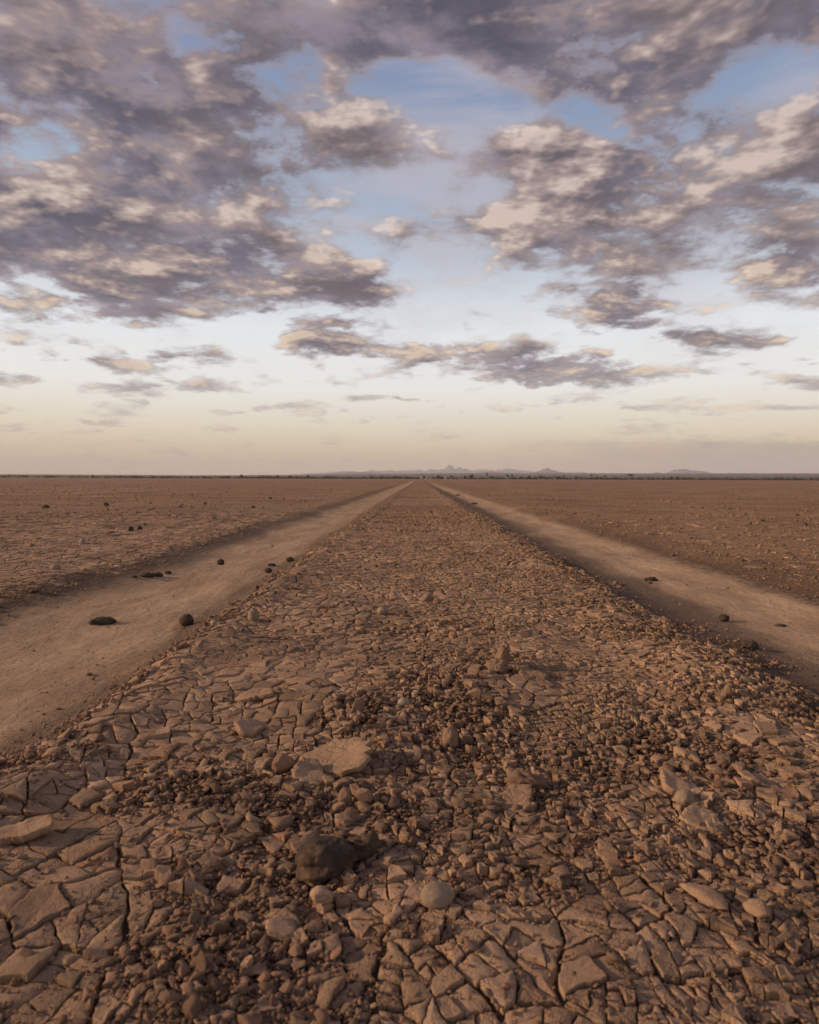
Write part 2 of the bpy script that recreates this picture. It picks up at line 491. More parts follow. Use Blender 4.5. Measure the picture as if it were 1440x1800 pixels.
def link(name, me, parent=None, loc=(0, 0, 0), **props):
    o = bpy.data.objects.new(name, me)
    COL.objects.link(o)
    o.location = loc
    if parent is not None: o.parent = parent
    for k, v in props.items():
        if v: o[k] = v
    return o

# ------------------------------------------------------------------ ground: one sheet, cut along the wheel tracks
def build_ground():
    # rows: fine near the camera, wide towards the horizon
    ys = [-19000.0, -9000, -4000, -1500, -600, -250, -100, -40.0, -15, -6, -2.5, -1.0, -0.4, 0.0]
    y = 0.25
    while y < 19500:
        ys.append(y)
        y += max(0.017, 0.019 * y) if y < 60 else 0.03 * y
    ys = np.array(ys)
    half = [0.0]
    while half[-1] < 2.2: half.append(half[-1] + 0.022)
    while half[-1] < 19000: half.append(half[-1] * 1.045)
    half = np.array(half)
    xs = np.concatenate([-half[:0:-1], half])
    X, Y = np.meshgrid(xs, ys)
    Z = land(X, Y)
    rd, tl, tr = zones(X, Y)
    dust = np.maximum(tl, tr)
    el, er = edge_l(Y), edge_r(Y)
    orr, ol = out_r(Y), out_l(Y)
    g = 0.95 * np.exp(-((X - el + 0.08) / 0.10) ** 2) + 1.0 * np.exp(-((X - er - 0.22) / 0.18) ** 2) + 0.55 * np.exp(-((X - ol - 0.04) / 0.20) ** 2) + 0.4 * np.exp(-((X - orr) / 0.12) ** 2)
    d = np.hypot(X, Y)
    gravel = np.clip(g * (1 + 0.8 * fbm(X * 4, Y * 1.5, 41, 3)), 0, 1) * (1 - sstep(d, 15, 60))
    far = np.maximum(sstep(d, 3.5, 9), np.maximum(sstep(X, orr - 0.1, orr + 0.25), sstep(-X, -ol - 0.1, -ol + 0.25)))
    edge = 565 + 40 * perlin(X * 0.004, Y * 0.004, 44)
    scrub = sstep(d, edge - 8, edge + 14)
    pale = np.clip(np.exp(-((X - ol + 0.9) / 0.9) ** 2) * (1 + 1.2 * fbm(X * 0.8, Y * 0.5, 49, 3)) + 0.35 * np.exp(-((X - orr - 0.8) / 0.5) ** 2) * fbm(X, Y * .5, 50, 2), 0, 0.9) * (1 - sstep(d, 5, 14))
    # cells by strip
    nx, ny = len(xs), len(ys)
    xc, yc = (X[:-1, :-1] + X[1:, 1:]) / 2, (Y[:-1, :-1] + Y[1:, 1:]) / 2
    strip = np.zeros(xc.shape, int)
    inn = (yc > 0.2) & (yc < 230)
    strip[inn & (xc > edge_l(yc) - 0.05) & (xc < edge_r(yc) + 0.12)] = 1
    strip[inn & (xc <= edge_l(yc) - 0.05) & (xc > out_l(yc))] = 2
    strip[inn & (xc >= edge_r(yc) + 0.12) & (xc < out_r(yc))] = 3
    idx = np.arange(nx * ny).reshape(ny, nx)
    Q = np.stack([idx[:-1, :-1], idx[:-1, 1:], idx[1:, 1:], idx[1:, :-1]], -1)
    V = np.stack([X, Y, Z], -1).reshape(-1, 3)
    res = []
    for k, nm in enumerate(['ground', 'track_ridge', 'wheel_track', 'wheel_track']):
        q = Q[strip == k]
        used, inv = np.unique(q.ravel(), return_inverse=True)
        at = {n: a.ravel()[used] for n, a in (('dust', dust), ('gravel', gravel), ('far', far), ('scrub', scrub), ('pale', pale))}
        me = mesh_np(nm, V[used], inv.reshape(-1, 4), EARTH, at, True, True)
        res.append(link(nm, me, kind='structure'))
    return res


GROUND, RIDGE, TRACK_L, TRACK_R = build_ground()


# ------------------------------------------------------------------ mud plates: cracked polygons
def clip(poly, a, b, c, w):
    """keep a*x+b*y <= c; poly: list of (x, y, width of the crack along the edge that starts here)"""
    out = []
    n = len(poly)
    ds = [a * p[0] + b * p[1] - c for p in poly]
    for i in range(n):
        p, q, dp, dq = poly[i], poly[(i + 1) % n], ds[i], ds[(i + 1) % n]
        if dp <= 0:
            out.append(p)
            if dq > 0:
                t = dp / (dp - dq)
                out.append((p[0] + (q[0] - p[0]) * t, p[1] + (q[1] - p[1]) * t, w))
        elif dq <= 0:
            t = dp / (dp - dq)
            out.append((p[0] + (q[0] - p[0]) * t, p[1] + (q[1] - p[1]) * t, p[2]))
    return out


def area_c(poly):
    A = cx = cy = 0.0
    for i in range(len(poly)):
        x0, y0, _ = poly[i]; x1, y1, _ = poly[(i + 1) % len(poly)]
        k = x0 * y1 - x1 * y0
        A += k; cx += (x0 + x1) * k; cy += (y0 + y1) * k
    if abs(A) < 1e-9: return 0.0, poly[0][0], poly[0][1]
    return A / 2, cx / (3 * A), cy / (3 * A)


def primary_cells(x0, x1, y0, y1, s, w, keep):
    nx, ny = int((x1 - x0) / s) + 1, int((y1 - y0) / s) + 1
    jit = lambda: random.uniform(-0.36, 0.36) * s
    P = [[(x0 + (i + 0.5) * s + jit(), y0 + (j + 0.5) * s + jit()) for i in range(nx)] for j in range(ny)]
    cells = []
    for j in range(ny):
        for i in range(nx):
            px, py = P[j][i]
            if not keep(px, py): continue
            poly = [(px - 2 * s, py - 2 * s, w), (px + 2 * s, py - 2 * s, w), (px + 2 * s, py + 2 * s, w), (px - 2 * s, py + 2 * s, w)]
            for jj in range(max(0, j - 2), min(ny, j + 3)):
                for ii in range(max(0, i - 2), min(nx, i + 3)):
                    if ii == i and jj == j: continue
                    qx, qy = P[jj][ii]
                    a, b = qx - px, qy - py
                    poly = clip(poly, a, b, (qx * qx + qy * qy - px * px - py * py) / 2, w)
                    if len(poly) < 3: break
                if len(poly) < 3: break
            if len(poly) >= 3: cells.append(poly)
    return cells


def split(poly, target, w, out, depth=0):
    A, cx, cy = area_c(poly)
    if A < target(cx, cy) * random.uniform(0.55, 1.9) or depth > 7:
        out.append(poly)
        return
    # across the long axis; of a few tries the cut that leaves the fullest pieces
    sxx = sum((p[0] - cx) ** 2 for p in poly); syy = sum((p[1] - cy) ** 2 for p in poly); sxy = sum((p[0] - cx) * (p[1] - cy) for p in poly)
    th0 = 0.5 * math.atan2(2 * sxy, sxx - syy)
    r = math.sqrt(A) * 0.14
    best, score = None, -1
    for _ in range(3):
        th = th0 + random.gauss(0, 0.3)
        a, b = math.cos(th), math.sin(th)
        c = a * (cx + random.uniform(-r, r)) + b * (cy + random.uniform(-r, r))
        two = [clip(poly, s * a, s * b, s * c, w) for s in (1, -1)]
        if min(len(p) for p in two) < 3: continue
        sc = 9.0
        for p in two:
            per = sum(math.hypot(p[i][0] - p[i - 1][0], p[i][1] - p[i - 1][1]) for i in range(len(p)))
            sc = min(sc, area_c(p)[0] / (per * per))
        if sc > score: best, score = two, sc
    if best is None:
        out.append(poly)
        return
    for p in best: split(p, target, w * random.uniform(0.5, 0.9), out, depth + 1)


def warp(x, y):
    out = []
    for k in (51, 61):
        out.append(0.0115 * perlin(x * 14, y * 14, k) + 0.0046 * perlin(x * 44, y * 44, k + 1) + 0.0019 * perlin(x * 125, y * 125, k + 2) + 0.0008 * perlin(x * 310, y * 310, k + 3))
    wx, wy = out
    return x + wx, y + wy


def plate_mesh(poly, seg, ctx):
    """rings of a plate: foot, rim, shoulder, (middle,) centre; returns local arrays without heights"""
    A, cx, cy = area_c(poly)
    q = poly
    for i in range(len(poly)):
        x0, y0, w = poly[i]; x1, y1, _ = poly[(i + 1) % len(poly)]
        L = math.hypot(x1 - x0, y1 - y0)
        if L < 1e-6: continue
        nx_, ny_ = (y1 - y0) / L, -(x1 - x0) / L
        q = clip(q, nx_, ny_, nx_ * x0 + ny_ * y0 - w * (random.uniform(0.1, 1.0) if random.random() < 0.6 else random.uniform(1.0, 1.9)), w)
        if len(q) < 3: return None
    A2, cx, cy = area_c(q)
    if A2 < 0.00004: return None
    pts = []
    for i in range(len(q)):
        x0, y0, _ = q[i]; x1, y1, _ = q[(i + 1) % len(q)]
        L = math.hypot(x1 - x0, y1 - y0)
        k = max(1, int(round(L / seg)))
        for j in range(k): pts.append((x0 + (x1 - x0) * j / k, y0 + (y1 - y0) * j / k))
    return np.array(pts), (cx, cy), A2


def build_plates():
    def keep_ridge(x, y):
        return edge_l(np.array(y)) - 0.04 < x < edge_r(np.array(y)) + 0.10 and abs(x) < 0.66 * y + 0.22
    def keep_flat(x, y):
        return (x < out_l(np.array(y)) + 0.02 or x > out_r(np.array(y)) + 0.05) and abs(x) < 0.70 * y + 0.3

    def size_ridge(x, y):
        left = 1 - float(sstep(x + 0.05 * y, -0.30, 0.25))
        big = max(0.0, float(perlin(x * 3.1, y * 3.1, 71))) * 1.9 + 0.80 * left * (0.6 + 0.9 * float(perlin(x * 7, y * 7, 77)))
        e = 0.0120 + 0.031 * min(1, big) + 0.0034 * min(y, 4)
        e *= 1 - 0.52 * float(rubble(x, y))
        return e * e
    def size_flat(x, y):
        e = 0.034 + 0.04 * max(0.0, float(perlin(x * 1.7, y * 1.7, 72)) * 1.5) + 0.006 * min(y, 8)
        return e * e
    jobs = []
    for (x0, x1, y0, y1, s, w, keep, size, where) in [
            (-0.8, 1.0, 0.40, 1.6, 0.105, 0.0016, keep_ridge, size_ridge, 'r'), (-0.8, 1.0, 1.6, 5.0, 0.115, 0.0022, keep_ridge, size_ridge, 'r'), (-0.8, 1.0, 5.0, 10.5, 0.15, 0.0040, keep_ridge, size_ridge, 'r'),
            (-6.0, -1.3, 1.7, 8.0, 0.17, 0.0032, keep_flat, size_flat, 'f'), (1.2, 6.0, 1.7, 8.0, 0.17, 0.0032, keep_flat, size_flat, 'f')]:
        fin = []
        for c in primary_cells(x0, x1, y0, y1, s, w * 1.0, keep): split(c, size, w * 0.62, fin)
        for p in fin: jobs.append((p, where))
    cen = np.array([area_c(p)[1:] for p, _ in jobs])
    R = rubble(cen[:, 0], cen[:, 1])
    rd, tl, tr = zones(cen[:, 0], cen[:, 1])
    tk = np.maximum(tl, tr)
    drop = RNG.random(len(jobs)) < np.where(np.array([w for _, w in jobs]) == 'r', 0.74 * sstep(R, 0.48, 0.92), 0.7 * sstep(R, 0.35, 0.8) + 0.90 * (cen[:, 0] > 0))
    drop |= RNG.random(len(jobs)) < sstep(tk, 0.15, 0.6)
    drop |= RNG.random(len(jobs)) < sstep(np.hypot(cen[:, 0], cen[:, 1]), 4.5, 10.5)
    plates = []
    for i, (p, where) in enumerate(jobs):
        if drop[i]: continue
        dist = math.hypot(cen[i, 0], cen[i, 1])
        r = plate_mesh(p, max(0.0033, 0.0050 * dist), None)
        if r is None: continue
        pts, c, A = r
        plates.append((pts, c, A, where, tk[i], R[i], dist))
    # all boundary points at once through the warp
    cnt = np.array([len(p[0]) for p in plates])
    off = np.concatenate([[0], np.cumsum(cnt)])
    B = np.concatenate([p[0] for p in plates])
    bx, by = warp(B[:, 0], B[:, 1])
    ctr = np.array([p[1] for p in plates])
    cx, cy = warp(ctr[:, 0], ctr[:, 1])
    n = len(plates)
    A = np.array([p[2] for p in plates])
    dist = np.array([p[6] for p in plates]); Rr = np.array([p[5] for p in plates]); tkk = np.array([p[4] for p in plates])
    rad = np.sqrt(A / np.pi)
    rep = np.repeat(np.arange(n), cnt)
    dx, dy = bx - cx[rep], by - cy[rep]
    nib = 0.0024 * np.abs(perlin(bx * 105, by * 105, 81)) + 0.0016 * np.abs(perlin(bx * 33, by * 33, 82))
    L = np.maximum(np.hypot(dx, dy), 1e-5)
    dx *= 1 - nib / L; dy *= 1 - nib / L
    zc = land(cx, cy)
    isf = np.array([p[3] == 'f' for p in plates])
    lift = np.where(isf, 0.0036, 0.0046) + 0.0012 * RNG.normal(size=n).clip(-1.8, 2.2) + 0.002 * np.clip(rad / 0.05, 0, 1) - 0.010 * sstep(tkk, 0.0, 0.35) - 0.008 * np.exp(-((cx - out_l(cy) + 0.06) / 0.16) ** 2) - 0.008 * np.exp(-((cx - out_r(cy) - 0.06) / 0.16) ** 2)
    loose = (RNG.random(n) < 0.05 + 0.45 * Rr)
    tilt = (0.014 + 0.06 * loose + 0.22 * loose * Rr) * RNG.normal(size=n)
    ta = RNG.random(n) * 2 * np.pi
    calm = 1 / (1 + np.clip(dist - 0.9, 0, 9) * 0.55)
    tilt = tilt * calm; lift = 0.003 + (lift - 0.003) * (0.35 + 0.65 * calm)
    tx, ty = tilt * np.cos(ta), tilt * np.sin(ta)
    lift = lift + loose * (0.003 + 0.006 * Rr)
    curl = np.clip(RNG.normal(0.0006, 0.0016, n), -0.0025, 0.006)
    tone = np.clip(0.30 + 0.17 * RNG.normal(size=n) - 0.24 * Rr * RNG.random(n) + 0.45 * (RNG.random(n) < 0.12 * Rr), 0, 0.95)

    def top(x, y, rr, i):
        """height of a plate's skin: follows the land, with its own tilt, curl and dents"""
        g = land(x, y)
        return g + lift[i] + tx[i] * (x - cx[i]) + ty[i] * (y - cy[i]) + curl[i] * rr ** 2 + 0.0022 * perlin(x * 38, y * 38, 91) + 0.0012 * perlin(x * 100, y * 100, 92)
    rings = []
    for (s_in, dz, r2) in ((1.0, None, 1.0), (1.0, -0.0009, 1.0), (None, 0.0, .8), (0.5, 0.0, .5)):
        if s_in is None:
            k = 1 - np.minimum(0.0016 / L, 0.3)
        else:
            k = np.full(len(L), s_in)
        x, y = cx[rep] + dx * k, cy[rep] + dy * k
        if dz is None:
            x, y = cx[rep] + dx * 0.99, cy[rep] + dy * 0.99
            z = land(x, y) - 0.006
        else:
            z = top(x, y, r2, rep) + dz + (0.0006 * perlin(x * 300, y * 300, 93) if dz else 0)
        rings.append(np.stack([x, y, z], -1))
    cz = top(cx, cy, 0, np.arange(n))
    px, py, dep = project(cx, cy, zc)
    size_px = np.sqrt(A) * FPX / np.maximum(dep, .1) * np.sqrt(np.clip(CAM_H / np.maximum(dist, .3), 0, 1))
    inside = (px > -20) & (px < PW + 20) & (py > 0) & (py < PH + 20)
    score = np.where(inside, size_px, 0)

    def plate_arrays(i):
        a, b = off[i], off[i + 1]
        m = b - a
        V = np.concatenate([r[a:b] for r in rings] + [np.array([[cx[i], cy[i], cz[i]]])])
        j = np.arange(m); k = (j + 1) % m
        T, sm = [], np.ones(7 * m, bool)
        sm[:2 * m] = False
        nr = 3 if rad[i] > 0.022 else 2
        if nr == 2: V = np.concatenate([V[:3 * m], V[-1:]]); sm = sm[:5 * m]
        for r in range(nr):
            o, q = r * m, (r + 1) * m
            T += [np.stack([o + j, o + k, q + k], -1), np.stack([o + j, q + k, q + j], -1)]
        T.append(np.stack([nr * m + j, nr * m + k, np.full(m, (nr + 1) * m)], -1))
        return V, np.concatenate(T), sm
    for where, parent in (('r', RIDGE), ('f', GROUND)):
        ids = np.array([i for i in range(n) if plates[i][3] == where])
        order = ids[np.argsort(-score[ids])]
        for i in order[:300]:
            V, T, sm = plate_arrays(i)
            org = np.array([cx[i], cy[i], zc[i]])
            me = mesh_np('mud_plate', V - org, T, MUD, {'tone': np.full(len(V), tone[i])}, sm)
            link('mud_plate', me, parent, org)
        VV, TT, AA, SS, base = [], [], [], [], 0
        for i in order[300:]:
            V, T, sm = plate_arrays(i)
            VV.append(V); SS.append(sm); TT.append(T + base); AA.append(np.full(len(V), tone[i])); base += len(V)
        me = mesh_np('cracked_mud', np.concatenate(VV), np.concatenate(TT), MUD, {'tone': np.concatenate(AA)}, np.concatenate(SS))
        link('cracked_mud', me, parent, kind='stuff')
    print('plates', n, 'verts', sum(len(r) for r in rings))


build_plates()


# ------------------------------------------------------------------ broken clods, crumbs and chips
def ico(level):
    t = (1 + 5 ** 0.5) / 2
    v = [(-1, t, 0), (1, t, 0), (-1, -t, 0), (1, -t, 0), (0, -1, t), (0, 1, t), (0, -1, -t), (0, 1, -t), (t, 0, -1), (t, 0, 1), (-t, 0, -1), (-t, 0, 1)]
    f = [(0, 11, 5), (0, 5, 1), (0, 1, 7), (0, 7, 10), (0, 10, 11), (1, 5, 9), (5, 11, 4), (11, 10, 2), (10, 7, 6), (7, 1, 8), (3, 9, 4), (3, 4, 2), (3, 2, 6), (3, 6, 8), (3, 8, 9), (4, 9, 5), (2, 4, 11), (6, 2, 10), (8, 6, 7), (9, 8, 1)]
    v = [np.array(p, float) / np.linalg.norm(p) for p in v]
    for _ in range(level):
        mid, g = {}, []
        def mp(a, b):
            k = (min(a, b), max(a, b))
            if k not in mid:
                m = v[a] + v[b]
                v.append(m / np.linalg.norm(m)); mid[k] = len(v) - 1
            return mid[k]
        for a, b, c in f:
            x, y, z = mp(a, b), mp(b, c), mp(c, a)
            g += [(a, x, z), (b, y, x), (c, z, y), (x, y, z)]
        f = g
    return np.array(v), np.array(f)


ICO = [ico(k) for k in range(4)]


def chunk(level, seed, planes=9, lo=0.52, hi=0.92, rough=0.05):
    """an angular crumb: a ball cut by random planes"""
    r = np.random.default_rng(seed)
    D, F = ICO[level]
    nrm = r.normal(size=(planes, 3)); nrm /= np.linalg.norm(nrm, axis=1)[:, None]
    ds = r.uniform(lo, hi, planes)
    dot = D @ nrm.T
    lim = np.where(dot > 0.05, ds / np.maximum(dot, 0.05), 9)
    rad = np.minimum(1.0, lim.min(1)) * (1 + rough * r.normal(size=len(D)))
    return D * rad[:, None], F


def shard(seed):
    """the cheapest crumb: twelve corners, pulled about"""
    r = np.random.default_rng(seed)
    D, F = ICO[0]
    V = D * r.uniform(0.40, 1.20, (12, 1)) + r.normal(size=(12, 3)) * 0.10
    return V, F


OCT = (np.array([(1, 0, 0), (-1, 0, 0), (0, 1, 0), (0, -1, 0), (0, 0, 1), (0, 0, -1)], float), np.array([(0, 2, 4), (2, 1, 4), (1, 3, 4), (3, 0, 4), (2, 0, 5), (1, 2, 5), (3, 1, 5), (0, 3, 5)]))


def grit(seed):
    r = np.random.default_rng(seed)
    return OCT[0] * r.uniform(0.6, 1.25, (6, 1)) + r.normal(size=(6, 3)) * 0.22, OCT[1]


CHUNKS = {-1: [grit(k) for k in range(10)], 0: [shard(k) for k in range(10)], 1: [chunk(1, 100 + k, 6, 0.28, 0.62, 0.07) for k in range(10)], 2: [chunk(2, 200 + k, 7, 0.28, 0.68, 0.03) for k in range(10)]}


def rot_mats(n, tiltmax, rng):
    """random turns: any heading, then a tilt"""
    a = rng.random(n) * 2 * np.pi; b = rng.normal(size=n) * tiltmax; c = rng.random(n) * 2 * np.pi
    ca, sa, cb, sb, cc, sc = np.cos(a), np.sin(a), np.cos(b), np.sin(b), np.cos(c), np.sin(c)
    o, l = np.zeros(n), np.ones(n)
    Rz = np.array([[ca, -sa, o], [sa, ca, o], [o, o, l]]).transpose(2, 0, 1)
    Rx = np.array([[l, o, o], [o, cb, -sb], [o, sb, cb]]).transpose(2, 0, 1)
    Rc = np.array([[cc, -sc, o], [sc, cc, o], [o, o, l]]).transpose(2, 0, 1)
    return Rz @ Rx @ Rc


def heap_mesh(name, pos, M, tone, level, mat):
    VV, TT, AA, base = [], [], [], 0
    k = np.arange(len(pos)) % 10
    for t in range(10):
        s = k == t
        if not s.any(): continue
        V, F = CHUNKS[level][t]
        W = np.einsum('nij,vj->nvi', M[s], V) + pos[s][:, None, :]
        m, nv = W.shape[0], len(V)
        VV.append(W.reshape(-1, 3)); TT.append((F[None] + (np.arange(m) * nv)[:, None, None]).reshape(-1, 3) + base)
        AA.append(np.repeat(tone[s], nv)); base += m * nv
    return mesh_np(name, np.concatenate(VV), np.concatenate(TT), mat, {'tone': np.concatenate(AA)})


def view_points(n, px0, px1, py0, py1, rng):
    """points of the level ground spread over a stretch of the view"""
    px, py = rng.uniform(px0, px1, n), rng.uniform(py0, py1, n)
    d = np.stack([(px - PW / 2) / FPX, (PH / 2 - py) / FPX, -np.ones(n)], -1) @ CAM_R.T
    t = -CAM_H / d[:, 2]
    return d[:, 0] * t, d[:, 1] * t


def build_rubble():
    rng = np.random.default_rng(11)
    P, RR, SX, TL, TI, FL = [], [], [], [], [], []

    def add(x, y, r, flat, tiltmax, tone, lift, on_flat=False):
        n = len(x); FL.append(np.full(n, on_flat))
        sx = r[:, None] * np.stack([rng.uniform(0.8, 1.35, n), rng.uniform(0.65, 1.05, n), flat * rng.uniform(0.75, 1.25, n)], -1)
        z = land(x, y) + sx[:, 2] * 0.45 + lift
        P.append(np.stack([x, y, z], -1)); SX.append(sx); RR.append(r); TL.append(np.clip(tone, 0, 1)); TI.append(rot_mats(n, tiltmax, rng))

    # clods of the rubble patches on the ridge and its shoulders, dense near the camera
    n = 210000
    x, y = view_points(n, -250, 1690, 905, 1900, rng)
    R = rubble(x, y); rd, tl, tr = zones(x, y); dist = np.hypot(x, y)
    ridge = (x > edge_l(y) - 0.12) & (x < edge_r(y) + 0.30)
    keep = ridge & (rng.random(n) < 0.95 * sstep(R, 0.22, 0.72) + 0.06)
    x, y, R, dist = x[keep], y[keep], R[keep], dist[keep]
    n = len(x)
    r = np.exp(rng.normal(math.log(0.0021), 0.62, n)) * (0.70 + 0.33 * dist) * (0.75 + 0.6 * R)
    r = np.minimum(r, 0.0115)
    flat = np.where(rng.random(n) < 0.62, 0.32, 0.62)
    tone = 0.34 + 0.26 * rng.normal(size=n)
    lift = np.where(R > 0.5, rng.random(n) ** 2 * 0.012 * R, 0.006)
    add(x, y, r, flat, 0.45, tone, lift)
    # flats on both sides: loose chips, thinning into the wheel tracks
    n = 130000
    x, y = view_points(n, -250, 1690, 847.5, 1130, rng)
    R = rubble(x, y); rd, tl, tr = zones(x, y); tk = np.maximum(tl, tr); dist = np.hypot(x, y)
    side = (x < out_l(y) + 0.12) | (x > out_r(y) - 0.12)
    patch = 0.5 + 0.9 * fbm(x * 0.45, y * 0.45, 47, 3)
    keep = (side & (rng.random(n) < np.clip(0.15 + 0.60 * patch + 0.6 * R + 0.20 * (x > 0) + 0.15 * (dist > 7), 0.05, 1)))
    far_ridge = ~side & (dist > 3.0) & (tk < 0.4)
    keep |= far_ridge & (rng.random(n) < 0.75)
    keep &= rng.random(n) > 0.985 * sstep(tk, 0.1, 0.55)
    keep &= (dist < 150)
    x, y, dist = x[keep], y[keep], dist[keep]
    n = len(x)
    r = np.exp(rng.normal(math.log(0.0030), 0.60, n)) * (0.42 + 0.19 * np.minimum(dist, 40))
    r = np.minimum(r, 0.042)
    flat = np.where(rng.random(n) < 0.7, 0.33, 0.6)
    add(x, y, r, flat, 0.25, 0.36 + 0.22 * rng.normal(size=n), 0.001, True)
    # a few crumbs strewn on the wheel tracks
    n = 22000
    x, y = view_points(n, -250, 1690, 880, 1500, rng)
    rd, tl, tr = zones(x, y); tk = np.maximum(tl, tr)
    gr = np.exp(-((x - edge_r(y) - 0.20) / 0.16) ** 2) + np.exp(-((x - edge_l(y) + 0.08) / 0.10) ** 2) + 0.7 * np.exp(-((x - out_l(y) - 0.02) / 0.13) ** 2)
    keep = ((tk > 0.4) & (rng.random(n) < 0.22)) | (rng.random(n) < gr)
    x, y = x[keep], y[keep]
    add(x, y, np.exp(rng.normal(math.log(0.0014), 0.5, len(x))) * (0.7 + 0.3 * np.hypot(x, y)), 0.6, 0.4, 0.3 + 0.25 * rng.normal(size=len(x)), 0.0)

    P, SX, RR, TL, TI, FL = (np.concatenate(a) for a in (P, SX, RR, TL, TI, FL))
    px, py, dep = project(P[:, 0], P[:, 1], P[:, 2])
    spx = RR * FPX / np.maximum(dep, 0.1)
    inside = (px > 0) & (px < PW) & (py < PH)
    order = np.argsort(-np.where(inside, spx, 0))
    top = order[:300]
    # the 300 largest in view: each one by itself
    shared = [[mesh_np('mud_clod', *CHUNKS[2][k], CLOD, {'tone': np.full(162, t)}) for t in (0.15, 0.35, 0.55, 0.8)] for k in range(10)]
    marks = [(ground_at(px, py), nm) for px, py, nm in [(566, 1555, 'the dark brown rock'), (768, 1600, 'the egg-shaped stone'), (595, 1352, 'the dished slab'), (882, 1180, 'the tall pinnacle'), (1207, 1420, 'the tan cobble'),
             (925, 1395, 'the long reddish lump'), (1245, 1600, 'the long lump at front right'), (440, 1290, 'the tilted thick slab'), (40, 1478, 'the left border slab'), (326, 1098, 'the biggest dung ball'),
             (709, 1245, 'the grey-white pebble'), (1322, 1140, 'the crumbling dung ball'), (490, 1665, 'the flat-topped slab'), (1282, 1228, 'the orange standing stone'), (95, 1000, 'the left flat pale stone')]]
    for i in top:
        tn = ('dark brown', 'brown', 'reddish brown', 'rusty')[int(np.argmin(np.abs(np.array((0.15, 0.35, 0.55, 0.8)) - TL[i])))]
        sh = 'flat mud chip' if SX[i][2] < 0.5 * SX[i][0] else 'blocky mud clod'
        sz = 'larger' if RR[i] > 0.0125 else 'small'
        (mx, my, _), nm = min(marks, key=lambda m: (m[0][0] - P[i, 0]) ** 2 + (m[0][1] - P[i, 1]) ** 2)
        dx, dy = P[i, 0] - mx, P[i, 1] - my
        wh = ('right of' if dx > 0 else 'left of') if abs(dx) > abs(dy) else ('beyond' if dy > 0 else 'in front of')
        near = 'just ' if math.hypot(dx, dy) < 0.09 else ''
        flat_side = not (edge_l(P[i, 1]) - .15 < P[i, 0] < edge_r(P[i, 1]) + .4)
        o = link('mud_clod', shared[int(i) % 10][int(np.argmin(np.abs(np.array((0.15, 0.35, 0.55, 0.8)) - TL[i])))], None, P[i],
                 label=f'{sz} {tn} {sh} {near}{wh} {nm}', category='clod', group='loose mud chips on the flats' if flat_side else 'loose mud clods on the ridge')
        o.matrix_world = Matrix.Translation(P[i]) @ Matrix((TI[i] * SX[i][None, :]).tolist()).to_4x4()
    rest = np.ones(len(P), bool); rest[top] = False
    M = TI * SX[:, None, :]
    big = rest & (spx > 9)
    link('rubble', heap_mesh('rubble', P[big], M[big], TL[big], 1, CLOD), kind='stuff')
    small = rest & ~big & (spx > 4.3)
    link('gravel', heap_mesh('gravel', P[small], M[small], TL[small], 0, CLOD), kind='stuff')
    tiny = rest & ~big & ~small & FL
    link('mud_chips', heap_mesh('mud_chips', P[tiny], M[tiny], TL[tiny], -1, CHIP), kind='stuff')
    tiny = rest & ~big & ~small & ~FL
    link('grit', heap_mesh('grit', P[tiny], M[tiny], TL[tiny], -1, CLOD), kind='stuff')
    print('clods', len(P), 'big', big.sum(), 'small', small.sum())


build_rubble()


# ------------------------------------------------------------------ single stones, clods and dung
from mathutils import noise as MN

STONE = plain_material('pale_stone', (0.279, 0.201, 0.138), (0.217, 0.148, 0.098), 60, 0.85, 0.0015)
STONE_WHITE = plain_material('whitish_stone', (0.328, 0.262, 0.205), (0.246, 0.180, 0.131), 60, 0.85, 0.0012)
ROCK = plain_material('dark_rock', (0.115, 0.066, 0.038), (0.042, 0.027, 0.020), 26, 0.8, 0.003)
ORANGE = plain_material('orange_mud', (0.271, 0.160, 0.100), (0.209, 0.119, 0.074), 55, 0.95, 0.002)
DUNG = plain_material('dry_dung', (0.042, 0.030, 0.021), (0.095, 0.064, 0.043), 70, 0.9, 0.004)
DUNG_GREY = plain_material('weathered_dung', (0.095, 0.068, 0.048), (0.045, 0.032, 0.024), 60, 0.95, 0.004)


def lump(level, seed, sx, sy, sz, amp=0.18, freq=1.6, fine=0.05, planes=0, flat_foot=-0.55):
    """a closed stone-like body: noise-shaped ball, flattened where it lies"""
    D, F = ICO[level] if level < 4 else ico(level)
    V = []
    nr = np.random.default_rng(seed)
    pl = nr.normal(size=(max(planes, 1), 3)); pl /= np.linalg.norm(pl, axis=1)[:, None]
    pd = nr.uniform(0.62, 0.95, max(planes, 1))
    o = Vector((seed * 3.1, seed * 1.7, seed * 0.7))
    for d in D:
        q = Vector(d)
        r = 1 + amp * MN.fractal(q * freq + o, 0.9, 2.1, 3) + fine * MN.fractal(q * freq * 5 + o, 0.8, 2.1, 3)
        if planes:
            dt = pl @ d
            r = min([r] + [float(pd[i] / dt[i]) * (1 + 0.35 * fine * MN.noise(q * 7 + o)) for i in range(planes) if dt[i] > 0.05])
        p = d * r
        p[2] = max(p[2], flat_foot)
        V.append(p * (sx, sy, sz))
    V = np.array(V)
    V[:, 2] -= V[:, 2].min()
    return V, F


